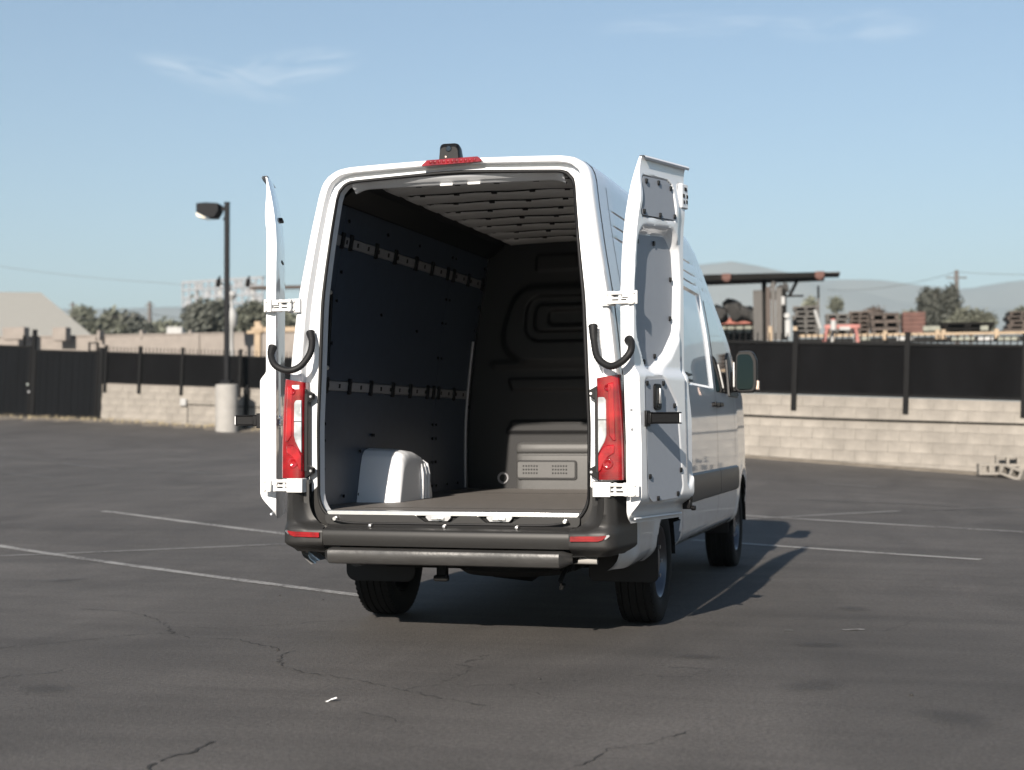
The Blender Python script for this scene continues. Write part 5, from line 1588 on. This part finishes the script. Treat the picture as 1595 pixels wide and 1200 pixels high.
for u_, lab in ((1200, 'orange upright stub at the foot of the steel beams'), (1239, 'pale orange upright stub right of the white board')):
    o = MB().box((0, 0, 0), (.11, .1, .42)).build('orange_stub', M['orange'], loc=place(u_, 520, 43)); tag(o, lab, 'post')
# red roofed shed and scrap heap
sh = yard('shed', 1150, 520, 55, 'low shed with a salmon red roof edge and pale green boards', 'shed'); sc = 55 / FOC
MB().box((0, 0, 18 * sc), (84 * sc, 1.5, 9 * sc)).build('roof', M['redroof'], sh)
MB().box((-5 * sc, .1, 6 * sc), (64 * sc, 1.3, 13 * sc)).build('wall', M['greenish'], sh)
for i in range(5): MB().box(((-30 + i * 13) * sc, -.57, 6 * sc), (.05, .05, 12 * sc)).build('batten', M['dark_steel'], sh)
MB().box((0, .05, -5 * sc), (86 * sc, 1.4, 9 * sc)).build('base', M['dark_steel'], sh)
hp_ = empty('scrap_heap', place(1148, 497, 51)); tag(hp_, 'dark jagged heap of scrap above the red-roofed shed', 'scrap heap')
for i in range(22):
    u_ = 1118 + random.random() * 62; tt = 1 - abs((u_ - 1140) / 45); p = place(u_, 496 - random.random() * 26 * max(.3, tt), 50 + random.random() * 2)
    q = MB(); r_ = random.uniform(.12, .36)
    pts = [(math.cos(a) * r_ * random.uniform(.6, 1.2), math.sin(a) * r_ * random.uniform(.5, 1)) for a in np.linspace(0, 6.28, 8)[:-1]]
    q.prism(pts, lambda a, b, d: (a, d, b), -.2, .2)
    q = q.build('scrap_piece', M['scrap'], hp_, loc=p - hp_.location, rot=(random.uniform(-.4, .4), random.uniform(-.4, .4), random.uniform(-1, 1)), bevel=.03)
# stacks of pallets and sections
def stack(u0, u1, v0, v1, d, n, m, label, gap=.45, lean_=0):
    sc = d / FOC; w = (u1 - u0) * sc; h = (v1 - v0) * sc
    o = yard('pallet_stack', (u0 + u1) / 2, v1, d, label, 'stack', 'stacks beyond the right fence')
    for k in range(n):
        z = h * (k + .5) / n; t = h / n
        ww = w * random.uniform(.86, 1.0) * (1 - lean_ * k / n)
        ox = random.uniform(-.04, .04) * w
        q = MB(); q.box((ox, 0, z + t * .22), (ww, 1.0, t * .38), Matrix.Rotation(random.uniform(-.02, .02), 3, 'Y'))
        q.build('deck', m, o)
        q = MB()
        for e in (-.42, 0, .42): q.box((ox + e * ww, 0, z - t * .22), (ww * .12, .95, t * .45))
        q.build('bearer', m, o)
        q = MB(); q.box((ox, .3, z - t * .2), (ww * .9, .3, t * .44)); q.build('gap_shade', M['socket'], o)  # black box added as the shade inside the opening between bearers
    return o
stack(1236, 1276, 478, 522, 47, 6, M['grey_steel'], 'tall grey pallet stack just right of the steel beams', lean_=-.1)
stack(1285, 1322, 490, 520, 48, 4, M['grey_steel'], 'low grey pallet stack behind the red barrier')
stack(1322, 1356, 486, 520, 48, 5, M['rust'], 'brown pallet stack right of the red barrier')
stack(1354, 1402, 488, 522, 47, 3, M['rust'], 'brown pallet stack with big dark openings beside the red-brown crates')
o = yard('crate_stack', 1422, 521, 47, 'solid red-brown crate stack right of the pallet stacks', 'stack'); sc = 47 / FOC
for k in range(5): MB().box((0, 0, (3.5 + k * 6.6) * sc), (34 * sc * random.uniform(.97, 1), 1.0, 6.3 * sc)).build('crate', M['rust2'], o, bevel=.01)
stack(1465, 1546, 503, 520, 46, 2, M['dark_steel'], 'wide low dark stack in front of the pale shrub')
stack(1560, 1620, 486, 520, 46, 5, M['rust'], 'brown pallet stack at the right edge of the photo', lean_=.35)
o = MB().box((0, 0, 0), (.55, .7, .16)).build('pale_board_pile', M['greenish'], loc=place(1452, 513, 46.5), bevel=.02); tag(o, 'small pale green board pile left of the wide dark stack', 'board pile')
o = MB().box((0, 0, 0), (.22, .5, .14)).build('pale_board_pile', M['greenish'], loc=place(1533, 512, 45)); tag(o, 'small pale green block in the wide dark stack', 'board pile')
# orange racking beam along the yard
orr = yard('orange_rail', 1430, 530, 42, 'orange beam rail with short orange posts along the yard', 'rail'); sc = 42 / FOC
def oz(v): return (530 - v) * sc
MB().box(((1425 - 1430) * sc, 0, oz(521)), (360 * sc, .08, 4.4 * sc)).build('beam', M['orange'], orr, bevel=.01)
for u_ in (1299, 1380, 1459, 1468, 1547): MB().box(((u_ - 1430) * sc, -.05, oz(522)), (6.5 * sc, .1, 15 * sc)).build('post', M['orange'], orr, bevel=.01)
MB().box(((1425 - 1430) * sc, .6, oz(528)), (360 * sc, .05, 9 * sc)).build('toe_board', M['socket'], orr)
for i, u_ in enumerate((1345, 1410, 1500, 1535, 1570)):
    q = MB().box((0, 0, 0), (random.uniform(.3, .8), .2, .09)).build('pale_plank', M['offwhite' if i % 2 else 'greenish'], loc=place(u_, 528, 41.5)); tag(q, 'pale plank below the orange rail, ' + ['left of its second post', 'right of its second post', 'third counted from the left', 'second counted from the right', 'rightmost of the row'][i], 'plank', 'pale planks below the orange rail')
# orange pipe post at left
op = MB(); p = place(402, 555, 52); s5 = 52 / FOC
op.box((0, 0, 26 * s5), (10 * s5, .2, 56 * s5)); op.box((26 * s5, 0, 41 * s5), (72 * s5, .2, 8 * s5)); op.box((-10 * s5, -.05, 37 * s5), (14 * s5, .15, 5 * s5))
op.lathe([(.001, -.15), (8 * s5, -.12), (8 * s5, .1), (.001, .12)], 'y', (2 * s5, 0, 42 * s5), 14)
q = op.build('orange_rail', M['orange'], loc=p, rot=(0, 0, .15), bevel=.02); tag(q, 'orange post and rail beyond the far fence behind the open left door', 'rail')
# red barrier
rb_ = yard('red_barrier', 1312, 531, 41, 'faded red trestle barrier with splayed legs behind the fence', 'barrier'); sc = 41 / FOC
for a, b in ((-28, -22), (24, 32)):
    MB().tube([((a + 6 if a < 0 else a - 4) * sc, 0, 24 * sc), (a * sc, 0, -4 * sc)], .05, 6).build('leg', M['pinkred'], rb_)
    MB().tube([((b + 8 if a < 0 else b - 14) * sc, .3, 24 * sc), (b * sc + (.12 if a < 0 else -.2), .3, -4 * sc)], .04, 6).build('leg', M['offwhite'], rb_)
MB().box((0, 0, 22 * sc), (54 * sc, .12, 6 * sc)).build('beam', M['pinkred'], rb_, bevel=.01)
MB().box((4 * sc, -.07, 19 * sc), (16 * sc, .03, 5 * sc)).build('plate', M['offwhite'], rb_)
o = MB(); o.lathe([(.001, .16), (.075, .15), (.085, .0), (.085, -.12), (.001, -.12)], 'z', (0, 0, 0), 16); o = o.build('paint_can', M['offwhite'], loc=place(1298, 508, 41), smooth=40)
tag(o, 'small white can with a red lid on top of the red barrier', 'can')
c_ = MB(); c_.lathe([(.001, .20), (.05, .20), (.07, .16), (.07, .13)], 'z', (0, 0, 0), 16); c_.build('lid', M['pinkred'], o)
o = MB().tube([place(1269, 483, 43), place(1278, 512, 43)], .05, 8).build('white_post', M['offwhite']); tag(o, 'slanting white post in front of the tall grey pallet stack', 'post')

# ---- litter and stones on the asphalt
p = MB()
pts = [(-.026, .0), (-.012, .016), (.006, .009), (.022, .013), (.030, -.004), (.009, -.016), (-.012, -.010)]
p.prism(pts, lambda a, b, d: (a, b, d + .010 * math.sin(a * 60)), .004, .008)
o = p.build('paper_scrap', M['sticker'], loc=(.016, -1.675, .002)); tag(o, 'small torn scrap of white paper on the asphalt in the foreground', 'litter')
for i, (x, y, lab) in enumerate([(-1.55, 1.9, 'dark pebble left of the left rear tyre'), (-1.95, 2.05, 'dark pebble farther left of the left rear tyre'), (-.85, -.35, 'small dark pebble left of the van in the foreground'), (.75, -.9, 'small dark pebble in the foreground behind the van'), (-1.2, -2.6, 'dark pebble at lower left foreground'), (2.45, -.9, 'small pebble in the right foreground')]):
    q = MB(); rr = random.uniform(.006, .010)
    q.lathe([(.001, rr * .9), (rr * .7, rr * .6), (rr, .1 * rr), (rr * .7, -rr * .4)], 'z', (0, 0, 0), 7)
    q = q.build('pebble', M['scrap'], loc=(x, y, rr * .4), smooth=60); tag(q, lab, 'pebble', 'pebbles on the asphalt')

# ---- hills
def hills(name, prof, d, seed, depth=900):
    r2 = np.random.default_rng(seed)
    us = np.linspace(prof[0][0], prof[-1][0], 140)
    vs_ = np.interp(us, [a for a, b in prof], [b for a, b in prof])
    j = np.convolve(r2.normal(0, 1, len(us) + 8), np.ones(9) / 9, 'valid')[:len(us)] * 2.2
    rows = []
    for k, f in enumerate((0, .25, .5, .75, 1.0, 1.2)):
        row = []
        for i, u in enumerate(us):
            c = place(u, vs_[i] + j[i], d); b = place(u, 660, d)
            t = math.sin(min(f, 1) * math.pi / 2) if f <= 1 else .9
            back = Vector((CF.x, CF.y, 0)).normalized() * depth * (f - 1)
            z = -20 + (c.z + 20) * t + (float(r2.normal(0, 6)) if 0 < f < 1 else 0)
            q = c + back * 1.0; row.append((q.x, q.y, z))
        rows.append(row)
    tag(MB().grid(rows).build(name, M['hill'], smooth=60), kind='structure')
hills('hills', [(-900, 500), (-300, 492), (0, 486), (160, 480), (330, 478), (600, 470), (900, 440), (1040, 418), (1140, 408), (1190, 417), (1260, 442), (1400, 470), (1600, 480), (2400, 490)], 3750, 3)
hills('hills', [(-900, 495), (300, 480), (900, 450), (1150, 446), (1230, 441), (1300, 436), (1370, 437), (1440, 446), (1500, 452), (1545, 444), (1600, 436), (1750, 430), (2000, 440), (2600, 470)], 4100, 8)

# ---- haze: the dusty air over the valley
hz = MB(); hz.box((0, 1500, 195), (9000, 9000, 470))
ho = hz.build('haze', None, smooth=0)
hm = D.materials.new('haze_air'); hm.use_nodes = True
hn, hl_ = hm.node_tree.nodes, hm.node_tree.links
hn.remove(hn['Principled BSDF'])
pv = hn.new('ShaderNodeVolumePrincipled')
pv.inputs['Color'].default_value = (.47, .585, .64, 1); pv.inputs['Density'].default_value = HAZE; pv.inputs['Anisotropy'].default_value = 0.0
hl_.new(pv.outputs[0], hn['Material Output'].inputs['Volume'])
ho.data.materials.append(hm)
tag(ho, kind='stuff')
